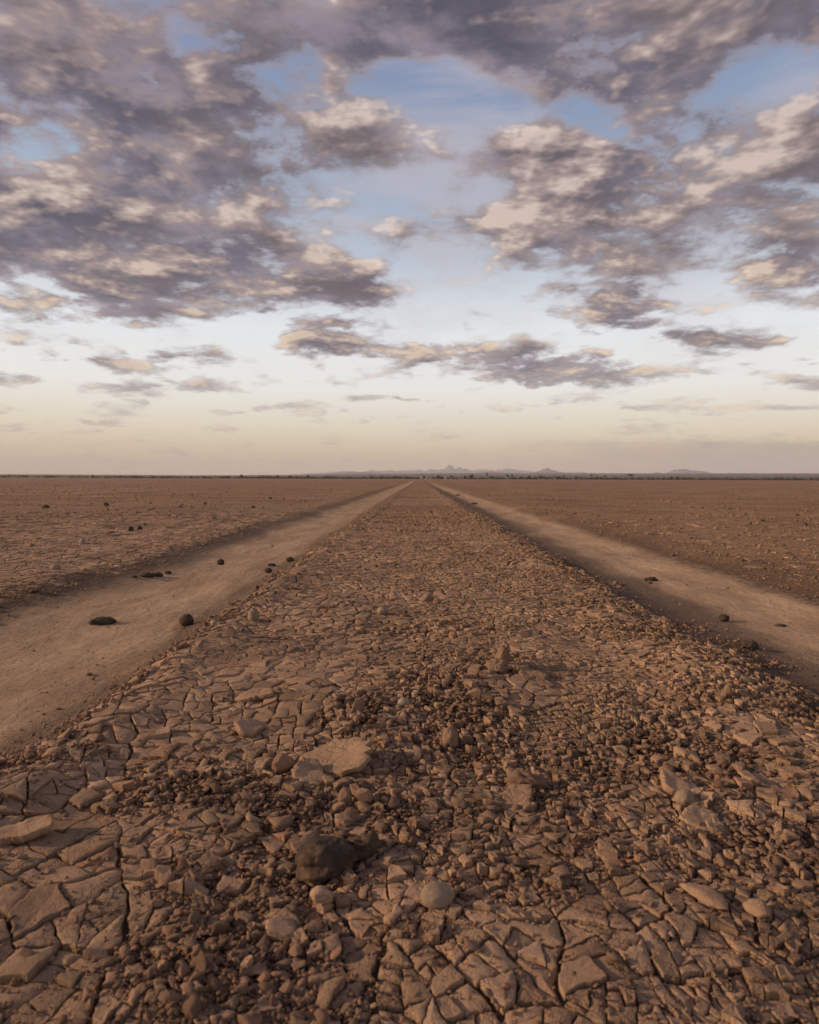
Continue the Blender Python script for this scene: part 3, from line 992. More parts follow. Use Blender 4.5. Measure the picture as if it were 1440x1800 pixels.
def put(name, px, py, wpx, hpx, mat, label, category, level=3, seed=1, turn=0.0, lean=0.0, sink=0.12, deep=None, group=None, smooth=True, lift=0.0, **kw):
    """a stone-like thing whose foot shows at (px, py) in the photograph, wpx wide and hpx high there"""
    x, y, z = ground_at(px, py)
    if edge_l(y) < x < edge_r(y) and y < 5: z += 0.006
    m = math.sqrt(x * x + y * y + (CAM_H - z) ** 2) / FPX * 0.97
    if name.startswith('dung'): wpx, hpx, sink = wpx * 0.93, hpx * 0.95, sink + 0.08
    w, h = wpx * m / 2, hpx * m / 2
    V, F = lump(level, seed, w, deep * m / 2 if deep else w * 0.85, h / (0.78 if kw.get('flat_foot', -.55) > -.8 else 0.95), **kw)
    me = mesh_np(name, V, F, mat, {'tone': np.full(len(V), 0.45)}, smooth)
    o = link(name, me, None, label=label, category=category, group=group)
    o.matrix_world = Matrix.Translation((x, y + w * 0.5, z - sink * h + lift)) @ Matrix.Rotation(turn, 4, 'Z') @ Matrix.Rotation(lean, 4, 'Y')
    return o


put('rock', 566, 1556, 104, 50, ROCK, 'large dark brown knobbly rock sunk in loose mud clods at the front of the ridge', 'rock', 4, 5, 0.3, 0, .12, None, None, True, 0, amp=0.26, freq=1.3, fine=0.055)
put('rock', 640, 1520, 60, 34, ROCK, 'low dark lump of earth just behind the big dark brown rock', 'rock', 3, 15, 0.3, 0, .2, None, None, True, 0, amp=0.34, freq=2.0, fine=0.2)
put('stone', 768, 1604, 52, 31, STONE, 'smooth pale egg-shaped stone beside the dark brown rock', 'stone', 3, 2, 0.2, 0.1, .15, amp=0.08, freq=1.1, fine=0.03)
put('stone', 445, 1094, 19, 23, STONE, 'small upright tan stone at the left shoulder of the ridge, near the biggest dung ball', 'stone', 3, 3, amp=0.10, fine=0.03)
put('stone', 376, 1099, 15, 9, STONE_WHITE, 'tiny whitish stone right beside the biggest dung ball', 'stone', 2, 4, amp=0.15, fine=0.03)
put('stone', 673, 1083, 21, 14, STONE, 'small round orange-tan pebble in the middle of the ridge', 'stone', 3, 6, amp=0.10, fine=0.03)
put('stone', 752, 1060, 25, 14, STONE, 'flat pale orange stone lying on the ridge, beyond the round orange-tan pebble', 'stone', 3, 7, planes=6, amp=0.10, fine=0.03)
put('stone', 768, 1064, 14, 9, ORANGE, 'small orange chip touching the flat pale orange stone', 'stone', 2, 17, planes=6, amp=0.10, fine=0.03)
put('stone', 709, 1247, 20, 14, STONE_WHITE, 'small grey-white pebble in the dark rubble in the middle of the ridge', 'stone', 3, 8, amp=0.07, fine=0.02)
put('stone', 1207, 1423, 30, 22, STONE, 'rounded tan cobble on the right slope of the ridge', 'stone', 3, 9, amp=0.12, fine=0.03)
put('stone', 95, 1003, 17, 11, STONE, 'pale stone on the cracked flat to the left of the left wheel track', 'stone', 3, 10, amp=0.12, fine=0.03)
put('stone', 144, 956, 10, 9, STONE_WHITE, 'tiny whitish pebble far out on the left cracked flat, below the pair of dung balls', 'stone', 2, 11, amp=0.12, fine=0.03)
put('stone', 1282, 1230, 15, 20, ORANGE, 'small orange stone standing on the right slope beside the right wheel track', 'stone', 2, 12, planes=5, amp=0.12, fine=0.05)
put('mud_clod', 625, 1262, 22, 29, ORANGE, 'orange shard of mud standing on edge behind the upturned slab', 'clod', 3, 21, 0.6, 0.35, .1, 13, None, False, 0, planes=9, amp=0.1, fine=0.06, flat_foot=-0.95)
put('mud_clod', 505, 1368, 36, 40, ORANGE, 'orange broken shard leaning against the left end of the upturned slab', 'clod', 3, 22, 0.4, -0.5, .1, 18, None, False, 0, planes=9, amp=0.1, fine=0.06, flat_foot=-0.95)
put('mud_clod', 638, 1424, 31, 28, ORANGE, 'squarish tan block of mud in front of the upturned slab', 'clod', 3, 23, 0.4, 0.1, .1, None, None, False, 0, planes=10, amp=0.06, fine=0.04, flat_foot=-0.9)
put('mud_clod', 608, 1424, 28, 29, ORANGE, 'tan block of mud touching the squarish block in front of the upturned slab', 'clod', 3, 24, 1.2, -0.1, .1, None, None, False, 0, planes=10, amp=0.06, fine=0.04, flat_foot=-0.9)
put('mud_clod', 792, 1318, 27, 32, CLOD, 'greyish rounded clod in the dark rubble right of the upturned slab', 'clod', 3, 25, 0, 0, .1, amp=0.16, fine=0.08)
put('mud_clod', 882, 1180, 22, 42, ORANGE, 'tall orange pinnacle of mud standing up from the middle of the ridge', 'clod', 3, 26, 0.2, 0.16, .06, 20, None, True, 0, amp=0.42, freq=2.3, fine=0.16, flat_foot=-0.95)
put('mud_clod', 876, 1187, 40, 22, CLOD, 'crumbly foot of broken mud at the base of the tall pinnacle', 'clod', 3, 27, 0.2, 0, .1, None, None, True, 0, amp=0.34, freq=2.2, fine=0.16)
put('mud_clod', 925, 1395, 62, 24, CLOD, 'long reddish lump of broken mud in the right half of the ridge', 'clod', 3, 28, -0.3, 0, .12, 34, None, True, 0, amp=0.36, freq=2.4, fine=0.16)
put('mud_clod', 560, 1608, 40, 30, MUD, 'wedge-shaped tan clod just in front of the large dark brown rock', 'clod', 3, 29, 0.8, 0.3, .1, None, None, False, 0, planes=9, amp=0.06, fine=0.05, flat_foot=-0.9)
put('mud_clod', 490, 1668, 62, 26, MUD, 'thick flat-topped slab of mud at the very front of the ridge', 'clod', 3, 30, 0.3, 0.25, .1, None, None, False, 0, planes=9, amp=0.06, fine=0.05, flat_foot=-0.9)
put('mud_clod', 1245, 1602, 70, 18, MUD, 'long lump of mud at the front right of the ridge', 'clod', 3, 31, -0.9, 0.0, .25, 40, None, False, 0, planes=9, amp=0.14, fine=0.08, flat_foot=-0.9)
put('mud_clod', 1340, 1622, 40, 18, MUD, 'short blocky lump of mud beside the long lump at the front right', 'clod', 3, 32, 0.1, 0, .25, None, None, False, 0, planes=9, amp=0.12, fine=0.08, flat_foot=-0.9)

# dung on and beside the wheel tracks
BALLS = 'dung balls lying about the wheel tracks'
put('dung_ball', 326, 1101, 25, 23, DUNG, 'biggest dark round dung ball, on the inner edge of the left wheel track', 'dung', 3, 41, 0, 0, .06, group=BALLS, amp=0.10, freq=1.3, fine=0.07, flat_foot=-0.9)
put('dung_ball', 387, 993, 14, 11, DUNG_GREY, 'dark dung ball lying alone in the middle of the left wheel track', 'dung', 3, 42, 0, 0, .06, group=BALLS, amp=0.10, freq=1.3, fine=0.07, flat_foot=-0.9)
put('dung_ball', 471, 1007, 14, 10, DUNG, 'nearer one of the two dung balls at the inner edge of the left wheel track', 'dung', 3, 43, 0, 0, .06, group=BALLS, amp=0.10, freq=1.3, fine=0.07, flat_foot=-0.9)
put('dung_ball', 509, 988, 14, 10, DUNG, 'farther one of the two dung balls at the inner edge of the left wheel track', 'dung', 3, 44, 0, 0, .06, group=BALLS, amp=0.18, freq=1.6, fine=0.10, flat_foot=-0.9)
put('dung_crumb', 477, 995, 15, 5, DUNG, 'low dark dung crumb between the two dung balls of the left track', 'dung', 3, 45, 0, 0, .06, amp=0.3, freq=1.6, fine=0.10)
put('dung_ball', 229, 934, 9.5, 9.5, DUNG, 'left one of the pair of dung balls out on the left cracked flat', 'dung', 2, 46, 0, 0, .06, group=BALLS, amp=0.12, freq=1.3, fine=0.07, flat_foot=-0.9)
put('dung_ball', 244.5, 932, 9.5, 9, DUNG, 'right one of the pair of dung balls out on the left cracked flat', 'dung', 2, 47, 0, 0, .06, group=BALLS, amp=0.12, freq=1.3, fine=0.07, flat_foot=-0.9)
put('dung_crumb', 254, 923, 7, 4, DUNG, 'small dark dung crumb just beyond the pair of dung balls on the left flat', 'dung', 2, 48, 0, 0, .06, amp=0.3, fine=0.1)
put('dung_ball', 1275, 1093, 17, 13, DUNG_GREY, 'greyish cracked dung ball in the middle of the right wheel track', 'dung', 3, 49, 0, 0, .06, group=BALLS, amp=0.16, freq=2.2, fine=0.16, flat_foot=-0.9)
put('dung_ball', 1322, 1143, 25, 15, DUNG, 'dark crumbling dung ball at the near end of the right wheel track', 'dung', 3, 50, 0, 0, .06, None, BALLS, False, 0, amp=0.34, freq=2.6, fine=0.32, flat_foot=-0.8)
put('dung_ball', 894, 936, 9, 6, DUNG, 'small dark dung ball on the right shoulder of the ridge', 'dung', 2, 51, 0, 0, .06, group=BALLS, amp=0.16, fine=0.1)
put('dung_ball', 1416, 924, 8, 5, DUNG, 'dark dung ball far out on the right flat', 'dung', 2, 52, 0, 0, .06, group=BALLS, amp=0.16, fine=0.1)
put('dung_pat', 177, 1098, 38, 12, DUNG_GREY, 'flat oval dung pat in the left wheel track near its outer edge', 'dung', 3, 53, 0.15, 0, .1, 24, amp=0.26, freq=1.8, fine=0.16)
put('dung_crumb', 161, 1098, 11, 9, DUNG, 'dung crumb broken off the end of the flat oval pat', 'dung', 2, 54, 0, 0, .1, amp=0.3, fine=0.16)
put('dung_pat', 1147, 1022, 23, 8, DUNG, 'flat dark dung pat in the right wheel track', 'dung', 3, 55, 0, 0, .1, 12, amp=0.26, freq=1.8, fine=0.16)
put('dung_crumb', 1144, 1026, 7, 3, DUNG, 'tiny dark crumb in front of the flat pat of the right track', 'dung', 2, 56, 0, 0, .1, amp=0.3, fine=0.16)
put('dung_pat', 272, 1014, 22, 8, DUNG, 'dark lumpy dung pat on the outer edge of the left wheel track', 'dung', 3, 57, 0.1, 0, .1, 12, amp=0.3, freq=1.8, fine=0.2)
put('dung_pat', 254, 1018, 26, 7, DUNG, 'broken dung pat touching the dark lumpy pat at the outer edge of the left track', 'dung', 3, 58, 0.1, 0, .1, 12, amp=0.4, freq=2.2, fine=0.3)
put('dung_crumb', 235, 1017, 11, 4, DUNG, 'dung crumb trailing at the outer end of the broken dung pat', 'dung', 2, 59, 0, 0, .1, amp=0.3, fine=0.16)
put('dung_crumb', 294, 1009, 12, 6, DUNG_GREY, 'dung crumb lying by itself inside the left track beside the dark lumpy pat', 'dung', 2, 60, 0, 0, .1, amp=0.3, fine=0.16)
put('dung_crumb', 1375, 1102, 15, 5, DUNG_GREY, 'low brown dung crumb beyond the crumbling ball in the right track', 'dung', 2, 61, 0, 0, .1, amp=0.4, fine=0.2)
put('dung_pat', 78, 893, 13, 5, DUNG, 'dark clod-like dung pat far out on the left flat', 'dung', 2, 62, 0, 0, .1, amp=0.3, fine=0.2)
put('dung_crumb', 186, 889, 9, 6, DUNG, 'dark dung crumb far on left flat between pat and balls', 'dung', 2, 63, 0, 0, .1, amp=0.3, fine=0.2)
put('dung_crumb', 475, 877, 6, 4, DUNG, 'tiny dark dung crumb on the far left flat near the wheel track', 'dung', 2, 64, 0, 0, .1, amp=0.3, fine=0.2)
put('dung_crumb', 834, 886, 12, 3, DUNG_GREY, 'thin dark dung crumb in the far part of the right wheel track', 'dung', 2, 65, 0, 0, .1, 8, amp=0.3, fine=0.2)
put('dung_crumb', 805, 871, 9, 2.5, DUNG_GREY, 'farthest thin dung crumb in the right wheel track', 'dung', 2, 66, 0, 0, .1, 8, amp=0.3, fine=0.2)


def slab(px, py, wid, dep, thick, turn, tip_x, tip_y, label, seed, lift=0.0, mat=MUD, dish=0.18):
    """an upturned mud plate: jagged outline, dished skin, real thickness"""
    x, y, z = ground_at(px, py)
    rng = np.random.default_rng(seed)
    m = 40
    a = np.arange(m) / m * 2 * np.pi
    r = 1 + 0.16 * np.sin(2 * a + seed) + 0.12 * np.sin(3 * a + 2 * seed) + 0.07 * rng.normal(size=m)
    ox, oy = np.cos(a) * r * wid / 2, np.sin(a) * r * dep / 2
    rings, hs = [], []
    for k, dz in ((0.90, -thick), (1.0, -thick * 0.6), (1.0, -0.0012), (0.96, 0), (0.7, 0), (0.4, 0)):
        X, Y = ox * k, oy * k
        zz = dz + (dish * wid * (k ** 2) * 0.25 if dz > -0.002 else dish * wid * 0.25) + 0.0025 * perlin(X * 45 + seed, Y * 45, 5) + (0.002 * perlin(X * 200, Y * 200 + dz * 300, 6))
        rings.append(np.stack([X, Y, zz], -1))
    V = np.concatenate(rings + [np.array([[0, 0, -thick], [0, 0, 0.0]])])
    j = np.arange(m); k = (j + 1) % m
    T = []
    for q in range(5):
        o, p = q * m, (q + 1) * m
        T += [np.stack([o + j, o + k, p + k], -1), np.stack([o + j, p + k, p + j], -1)]
    T += [np.stack([5 * m + j, 5 * m + k, np.full(m, 6 * m + 1)], -1), np.stack([k, j, np.full(m, 6 * m)], -1)]
    sm = np.ones(12 * m, bool); sm[:4 * m] = False
    T = np.concatenate(T)
    sm = np.concatenate([np.zeros(4 * m, bool), np.ones(len(T) - 4 * m, bool)])
    me = mesh_np('mud_slab', V, T, mat, {'tone': np.full(len(V), 0.36)}, sm)
    o = link('mud_slab', me, None, label=label, category='mud slab')
    o.matrix_world = Matrix.Translation((x, y, z + lift)) @ Matrix.Rotation(turn, 4, 'Z') @ Matrix.Rotation(tip_y, 4, 'Y') @ Matrix.Rotation(tip_x, 4, 'X')


slab(595, 1352, 0.105, 0.095, 0.011, 0.35, 0.10, -0.28, 'large dished mud slab, its right edge lifted clear of the rubble', 3, 0.020)
slab(545, 1372, 0.060, 0.045, 0.010, -0.4, 0.15, 0.25, 'smaller mud slab tipped down beside the large dished slab', 4, 0.012)
slab(906, 1180, 0.062, 0.060, 0.011, 0.2, -0.15, 0.12, 'flat mud slab lifted at the foot of the tall orange pinnacle', 5, 0.014)
slab(935, 1192, 0.06, 0.04, 0.008, -0.5, 0.35, 0.25, 'narrow grey mud slab dipping into the hollow beside the pinnacle', 6, 0.006)
slab(440, 1290, 0.060, 0.055, 0.012, 0.8, 0.2, 0.2, 'thick tilted mud slab among the big cracked plates on the left side', 7, 0.014)
slab(450, 1232, 0.070, 0.050, 0.010, 0.2, 0.1, -0.2, 'curled mud slab raised at the head of the big cracked plates', 8, 0.014)
slab(40, 1478, 0.070, 0.04, 0.010, 0.5, 0.05, -0.15, 'long mud slab lifted along the open crack at the left border', 9, 0.014)
slab(1190, 1395, 0.055, 0.035, 0.012, -0.6, 0.1, 0.3, 'thin mud slab tilted beside the rounded tan cobble', 10, 0.014)
slab(1235, 1455, 0.060, 0.040, 0.012, -0.3, 0.2, 0.2, 'broad mud slab on the right slope in front of the tan cobble', 11, 0.010)
slab(905, 1420, 0.055, 0.05, 0.012, 0.1, 0.2, -0.2, 'pale mud slab lying before the long reddish lump', 12, 0.012)


# ------------------------------------------------------------------ far country: hills, tree line, huts
HILL = plain_material('haze_tinted_hill_scrub', (0.125, 0.100, 0.125), (0.190, 0.155, 0.180), 0.004, 1.0, 0.0, 6, 0.0)  # purple of the distant haze is mixed into the hills' base colour
BUSH = plain_material('bush_leaves', (0.045, 0.041, 0.027), (0.085, 0.070, 0.045), 0.5, 1.0, 0.0, 3, 0.0)
LEAF = plain_material('tree_leaves', (0.036, 0.038, 0.022), (0.070, 0.066, 0.038), 0.8, 1.0, 0.0, 3, 0.0)
BARK = plain_material('bark', (0.10, 0.075, 0.055), (0.06, 0.045, 0.035), 2.0, 1.0, 0.0, 3, 0.0)
WHITEWASH = plain_material('whitewash', (0.46, 0.41, 0.36), (0.38, 0.33, 0.28), 1.5, 0.9, 0.0, 3, 0.1)
TIN = plain_material('rusty_tin', (0.30, 0.22, 0.17), (0.40, 0.33, 0.28), 1.0, 0.8, 0.0, 3, 0.2)
WOOD = plain_material('door_wood', (0.12, 0.08, 0.05), (0.08, 0.05, 0.035), 3.0, 0.9, 0.0, 3, 0.1)


def az(px, dist):
    """a place at that distance in the direction of a column of the photograph"""
    u = (px - 735) / FPX
    return u * dist, dist


def hill(name, px0, px1, pts, dist, depth, seed, rough, label):
    """a range as a body of ground: crest heights along it, falling away to front and back, cut by gullies"""
    n, k = 220, 26
    px = np.linspace(px0, px1, n)
    crest = np.interp(px, [p[0] for p in pts], [p[1] for p in pts]) / FPX * dist
    env = np.sin(np.pi * np.linspace(0, 1, n)) ** 0.35
    crest = np.maximum(crest * (1 + rough * (fbm(px * 0.05, px * 0 + seed, seed, 5, 0.55) + 0.9 * fbm(px * 0.17, px * 0 + seed, seed + 9, 4, 0.6))) * env, 0)
    X = np.repeat(((px - 735) / FPX * dist)[:, None], k, 1)
    t = np.linspace(-1, 1, k)[None, :]
    Y = dist + depth * t + 0.15 * depth * perlin(X / depth * 1.1, t * 1.3 + seed, seed + 1)
    prof = np.clip(1 - np.abs(t), 0, 1) ** 0.9
    gully = 1 - 0.45 * np.abs(fbm(X / depth * 3.2, t * 1.2, seed + 2, 4)) * (np.abs(t) > 0.04)
    Z = land(X, Y) - 4 + crest[:, None] * prof * gully
    V = np.stack([X, Y, Z], -1).reshape(-1, 3)
    idx = np.arange(n * k).reshape(n, k)
    Q = np.stack([idx[:-1, :-1], idx[1:, :-1], idx[1:, 1:], idx[:-1, 1:]], -1).reshape(-1, 4)
    link(name, mesh_np(name, V, Q, HILL, None, True, True), kind='structure')


hill('mountains', 440, 1110, [(440, 0), (500, 4), (545, 9), (570, 7), (597, 12), (625, 8), (655, 11), (700, 10), (740, 11), (772, 13), (788, 20), (800, 17), (822, 11), (858, 12), (900, 14), (930, 10), (985, 7), (1030, 12), (1060, 8), (1110, 1)], 16500, 1300, 3, 0.30, 'pale range')
hill('hill', 540, 700, [(540, 0), (590, 4), (620, 7), (650, 5), (700, 0)], 10500, 900, 5, 0.12, 'low swell')
hill('hill', 905, 1030, [(905, 0), (935, 3), (948, 7), (958, 12.5), (966, 11), (980, 5), (1000, 3), (1030, 0)], 10000, 420, 7, 0.12, 'cone')
hill('hill', 1128, 1180, [(1128, 0), (1146, 5), (1153, 7.5), (1160, 5), (1180, 0)], 13000, 350, 9, 0.12, 'small cone')
hill('hill', 1155, 1280, [(1155, 0), (1172, 6), (1184, 13), (1196, 12.5), (1212, 8), (1228, 8.5), (1245, 4), (1280, 0)], 10500, 520, 11, 0.10, 'double hill')
hill('hill', 820, 905, [(820, 0), (850, 3), (866, 4), (905, 0)], 9000, 420, 13, 0.15, 'low hill')
hill('hill', 1350, 1480, [(1350, 0), (1400, 3), (1440, 4), (1480, 0)], 14000, 800, 14, 0.15, 'low hill')


def leaf_cloud(centres, radii, per, size, rng):
    """many small leaf clumps (two crossed triangles each) through a crown's volume"""
    V, T = [], []
    for c, r in zip(centres, radii):
        for _ in range(per):
            d = rng.normal(size=3); d /= np.linalg.norm(d)
            p = np.array(c) + d * np.array(r) * rng.uniform(0.45, 1.05)
            for _ in range(2):
                b = len(V)
                for _ in range(3): V.append(p + rng.normal(size=3) * size)
                T.append((b, b + 1, b + 2))
    return np.array(V), np.array(T)


def tube(path, radii, sides=6):
    V, T = [], []
    for (p, r) in zip(path, radii):
        for i in range(sides):
            a = 2 * math.pi * i / sides
            V.append((p[0] + r * math.cos(a), p[1] + r * math.sin(a), p[2]))
    for k in range(len(path) - 1):
        for i in range(sides):
            a, b = k * sides + i, k * sides + (i + 1) % sides
            T += [(a, b, b + sides), (a, b + sides, a + sides)]
    return V, T


def tree_meshes(kind, seed):
    """(trunk, crown) of a dry-country tree, one metre = one metre"""
    rng = np.random.default_rng(seed)
    V, T = [], []
    def limb(p, r):
        a, b = tube(p, r)
        T.extend([tuple(i + len(V) for i in t) for t in b]); V.extend(a)
    if kind == 'bush':
        H = 2.4
        for k in range(4):
            e = rng.uniform(-0.7, 0.7, 2)
            limb([(0, 0, -0.1), (e[0] * .5, e[1] * .5, .6), (e[0], e[1], 1.5)], [.10, .06, .02])
        C = [(rng.uniform(-1.1, 1.1), rng.uniform(-.9, .9), rng.uniform(0.6, 1.6)) for _ in range(9)]
        cr = leaf_cloud(C, [(.75, .7, .6)] * 9, 26, .17, rng)
    elif kind == 'flat':
        limb([(0, 0, -0.1), (.1, 0, 1.2), (.25, .1, 2.2)], [.2, .15, .12])
        for k in range(5):
            a = k * 1.26 + rng.uniform(-.3, .3)
            limb([(.25, .1, 2.1), (.25 + .9 * math.cos(a), .1 + .9 * math.sin(a), 2.9), (.25 + 1.9 * math.cos(a), .1 + 1.9 * math.sin(a), 3.3)], [.09, .06, .02])
        C = [(.25 + rng.uniform(-2, 2), .1 + rng.uniform(-1.8, 1.8), 3.4 + rng.uniform(-.15, .25)) for _ in range(11)]
        cr = leaf_cloud(C, [(.95, .9, .38)] * 11, 24, .18, rng)
    elif kind == 'tall':
        limb([(0, 0, -0.1), (-.05, 0, 2.4), (.1, 0, 4.6)], [.22, .15, .09])
        for k in range(4):
            a = k * 1.6 + rng.uniform(-.3, .3)
            limb([(.05, 0, 3.6), (.7 * math.cos(a), .7 * math.sin(a), 4.6)], [.07, .02])
        C = [(rng.uniform(-.8, .8), rng.uniform(-.8, .8), rng.uniform(4.0, 6.0)) for _ in range(9)]
        cr = leaf_cloud(C, [(.7, .7, .6)] * 9, 24, .17, rng)
    else:
        limb([(0, 0, -0.1), (.05, 0, .9), (.1, .1, 2.0)], [.26, .2, .12])
        for k in range(5):
            a = k * 1.26
            limb([(.08, .05, 1.2), (1.1 * math.cos(a), 1.1 * math.sin(a), 2.3)], [.1, .03])
        C = [(rng.uniform(-1.5, 1.5), rng.uniform(-1.4, 1.4), rng.uniform(1.5, 3.8)) for _ in range(13)]
        cr = leaf_cloud(C, [(.95, .9, .8)] * 13, 24, .2, rng)
    return mesh_np('trunk', np.array(V), np.array(T), BARK), mesh_np('crown', cr[0], cr[1], LEAF)


KINDS = {'round': ('round-headed dark tree', 'trees along the far edge of the flat'), 'flat': ('spreading flat-topped tree', 'trees along the far edge of the flat'),
         'tall': ('slim tall tree', 'trees along the far edge of the flat'), 'bush': ('low dark bush', 'bushes along the far edge of the flat')}
PLACES = [(345, 'left of the far-left white huts'), (420, 'behind the far-left white huts'), (560, 'right of the far-left white huts'), (735, 'left of the huts where tracks end'),
          (800, 'behind the huts where tracks end'), (870, 'around the solitary round tree'), (910, 'left of the pointed cone hill'), (1000, 'below the pointed cone hill'),
          (1060, 'right of the pointed cone hill'), (1125, 'around the tallest spreading tree'), (1240, 'below the double hill'), (9999, 'right of the double hill')]


PROTO = {(k, s): tree_meshes(k, 200 + 10 * i + s) for i, k in enumerate(KINDS) for s in range(3)}


def tree(kind, px, dist, scale, label=None):
    x, y = az(px, dist)
    nm = 'bush' if kind == 'bush' else 'tree'
    r = bpy.data.objects.new(nm, None)
    COL.objects.link(r)
    r.location = (x, y, float(land(x, y)))
    r.rotation_euler = (0, 0, random.uniform(0, 6.28))
    r.scale = (scale * random.uniform(.9, 1.15),) * 2 + (scale,)
    r['label'] = label or f"{'bigger' if scale > 0.75 else 'smaller'} {KINDS[kind][0]} in the tree line, {next(n for q, n in PLACES if px < q)}"
    r['category'] = nm
    if not label: r['group'] = KINDS[kind][1]
    a, b = PROTO[(kind, random.randrange(3))]
    link('trunk', a, r); link('crown', b, r)


tree('round', 828.5, 610, 1.0, 'solitary dark round tree standing out of the tree line, right of the far huts')
tree('flat', 1107, 640, 1.35, 'tallest spreading tree in the tree line, below the double hill and the cone')
tree('round', 771, 720, 1.0, 'wide dark tree just right of the far white huts')
tree('round', 423, 690, 0.9, 'dark tree just right of the far-left white huts')
tree('tall', 856, 640, 0.95, 'slim tall tree nearest the solitary round tree')
random.seed(5)
for k in range(85):
    px = random.uniform(862, 1130)
    tree(random.choice(['round', 'flat', 'bush', 'bush', 'tall'] if k % 2 else ['bush', 'round', 'bush']), px, random.uniform(600, 760), random.uniform(0.45, 0.85))
for k in range(45):
    tree(random.choice(['round', 'bush', 'bush', 'flat']), random.uniform(1130, 1470), random.uniform(590, 760), random.uniform(0.45, 0.8))
for k in range(55):
    tree(random.choice(['round', 'flat', 'bush', 'bush']), random.uniform(395, 830), random.uniform(650, 980), random.uniform(0.5, 0.95))
for k in range(35):
    tree(random.choice(['round', 'bush', 'bush']), random.uniform(-40, 395), random.uniform(800, 1200), random.uniform(0.5, 0.95))


def scrub_bushes():
    rng = np.random.default_rng(5)
    n = 9000
    d = np.exp(rng.uniform(math.log(575), math.log(6500), n))
    px = rng.uniform(-250, 1700, n)
    x, y = az(px, d)
    keep = fbm(x * 0.004, y * 0.0015, 9, 3) + rng.uniform(-.3, .5, n) > np.where(d < 750, -0.25 + 0.25 * (px < 700), 0.0)
    x, y, d = x[keep], y[keep], d[keep]
    V0 = np.array([(1, 0, .3), (0, 1, .35), (-1, 0, .3), (0, -1, .35), (.1, .1, 1), (.5, .5, .75), (-.5, .4, .8), (0, 0, -.1)], float)
    F0 = np.array([(0, 1, 5), (1, 4, 5), (0, 5, 4), (1, 2, 6), (1, 6, 4), (2, 4, 6), (2, 3, 4), (3, 0, 4), (1, 0, 7), (2, 1, 7), (3, 2, 7), (0, 3, 7)])
    m = len(x)
    s = rng.uniform(0.5, 1.3, m) * (1 + d / 4000)
    a = rng.uniform(0, 6.28, m)
    W = V0[None] * (1 + 0.35 * rng.normal(size=(m, 8, 3)))
    ca, sa = np.cos(a)[:, None], np.sin(a)[:, None]
    X = (W[..., 0] * ca - W[..., 1] * sa) * s[:, None] * 1.5 + x[:, None]
    Y = (W[..., 0] * sa + W[..., 1] * ca) * s[:, None] * 1.5 + y[:, None]
    Z = W[..., 2] * s[:, None] * 1.15 + land(x, y)[:, None]
    F = (F0[None] + (np.arange(m) * 8)[:, None, None]).reshape(-1, 3)
    link('scrub_vegetation', mesh_np('scrub_vegetation', np.stack([X, Y, Z], -1).reshape(-1, 3), F, BUSH), kind='stuff')


scrub_bushes()


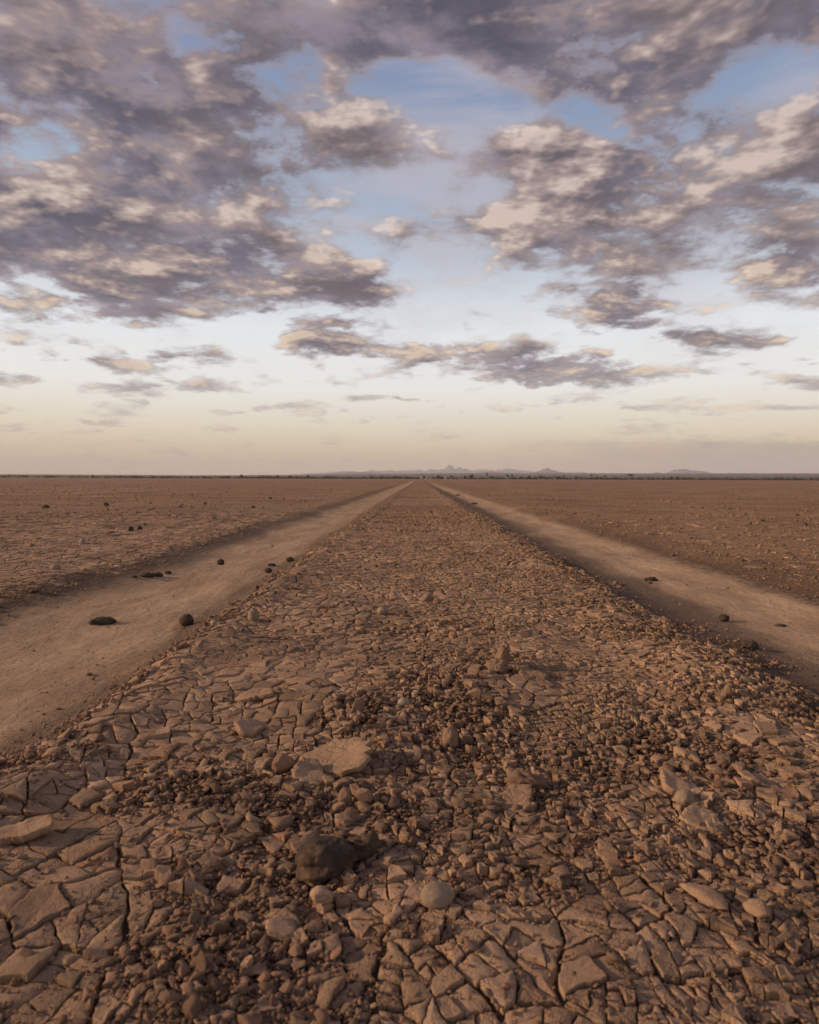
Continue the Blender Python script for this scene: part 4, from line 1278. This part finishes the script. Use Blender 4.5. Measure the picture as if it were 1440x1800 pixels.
def hut(px, dist, w, d, h, turn, label, roof):
    """a whitewashed hut: walls with a real doorway leaf and window, pitched or flat roof"""
    x, y = az(px, dist)
    r = bpy.data.objects.new('hut', None)
    COL.objects.link(r)
    r.location = (x, y, float(land(x, y))); r.rotation_euler = (0, 0, turn); r.scale = (0.75, 0.75, 0.6)
    r['label'], r['category'], r['group'] = label, 'hut', 'huts beyond the far edge of the flat'
    def box(x0, x1, y0, y1, z0, z1):
        v = [(x0, y0, z0), (x1, y0, z0), (x1, y1, z0), (x0, y1, z0), (x0, y0, z1), (x1, y0, z1), (x1, y1, z1), (x0, y1, z1)]
        return np.array(v, float), np.array([(0, 3, 2, 1), (4, 5, 6, 7), (0, 1, 5, 4), (1, 2, 6, 5), (2, 3, 7, 6), (3, 0, 4, 7)])
    link('wall', mesh_np('wall', *box(-w / 2, w / 2, -d / 2, d / 2, -.1, h), WHITEWASH, None, False, True), r)
    link('door', mesh_np('door', *box(-.45, .45, -d / 2 - .06, -d / 2 - .003, 0, min(2.0, h - .2)), WOOD, None, False, True), r)
    link('window', mesh_np('window', *box(w * .26, w * .26 + .8, -d / 2 - .05, -d / 2 - .003, 1.0, 1.8), WOOD, None, False, True), r)
    if roof:
        o = .3
        v = np.array([(-w / 2 - o, -d / 2 - o, h + .003), (w / 2 + o, -d / 2 - o, h + .003), (w / 2 + o, d / 2 + o, h + .003), (-w / 2 - o, d / 2 + o, h + .003), (-w / 2 - o, 0, h + 1.0), (w / 2 + o, 0, h + 1.0)])
        f = np.array([(0, 1, 5), (0, 5, 4), (3, 4, 5), (3, 5, 2), (0, 4, 3), (1, 2, 5), (0, 3, 2), (0, 2, 1)])
        link('roof', mesh_np('roof', v, f, TIN), r)
    else:
        link('roof', mesh_np('roof', *box(-w / 2 - .15, w / 2 + .15, -d / 2 - .15, d / 2 + .15, h + .003, h + .25), WHITEWASH, None, False, True), r)


hut(742, 570, 3.2, 3, 1.7, .2, 'leftmost small hut of the white group where the wheel tracks meet the horizon', True)
hut(750.5, 575, 3.0, 3, 1.9, -.3, 'middle white hut of the group where the wheel tracks meet the horizon', False)
hut(758, 572, 2.6, 3, 1.7, .1, 'rightmost white hut of the group where the wheel tracks meet the horizon', False)
hut(785, 640, 4.2, 3, 1.7, .1, 'low wide white hut by itself, right of the group at the end of the tracks', True)
hut(352, 640, 4.5, 3, 1.8, .1, 'leftmost white hut on the far left of the tree line', False)
hut(378, 640, 3.6, 3, 2.0, -.2, 'second white hut from the left on the far left of the tree line', False)
hut(394, 660, 3.0, 3, 1.8, .3, 'third white hut from the left on the far left of the tree line', True)
hut(409, 650, 2.8, 3, 1.8, -.1, 'white hut next to the dark tree on the far left', False)


# ------------------------------------------------------------------ the evening haze over the plain
def haze():
    x0, x1, y0, y1, z0, z1 = -21500.0, 21500.0, -21500.0, 21500.0, -2.5, 520.0
    v = np.array([(x0, y0, z0), (x1, y0, z0), (x1, y1, z0), (x0, y1, z0), (x0, y0, z1), (x1, y0, z1), (x1, y1, z1), (x0, y1, z1)])
    f = np.array([(0, 3, 2, 1), (4, 5, 6, 7), (0, 1, 5, 4), (1, 2, 6, 5), (2, 3, 7, 6), (3, 0, 4, 7)])
    m, N = material('haze')
    p = N.new('ShaderNodeVolumePrincipled')
    p.inputs['Color'].default_value = (0.94, 0.92, 1.0, 1)
    p.inputs['Density'].default_value = 7.5e-5
    p.inputs['Anisotropy'].default_value = 0.0
    o = N.new('ShaderNodeOutputMaterial')
    N.l.new(p.outputs[0], o.inputs['Volume'])
    link('haze', mesh_np('haze', v, f, m, None, False, True), kind='stuff')


haze()
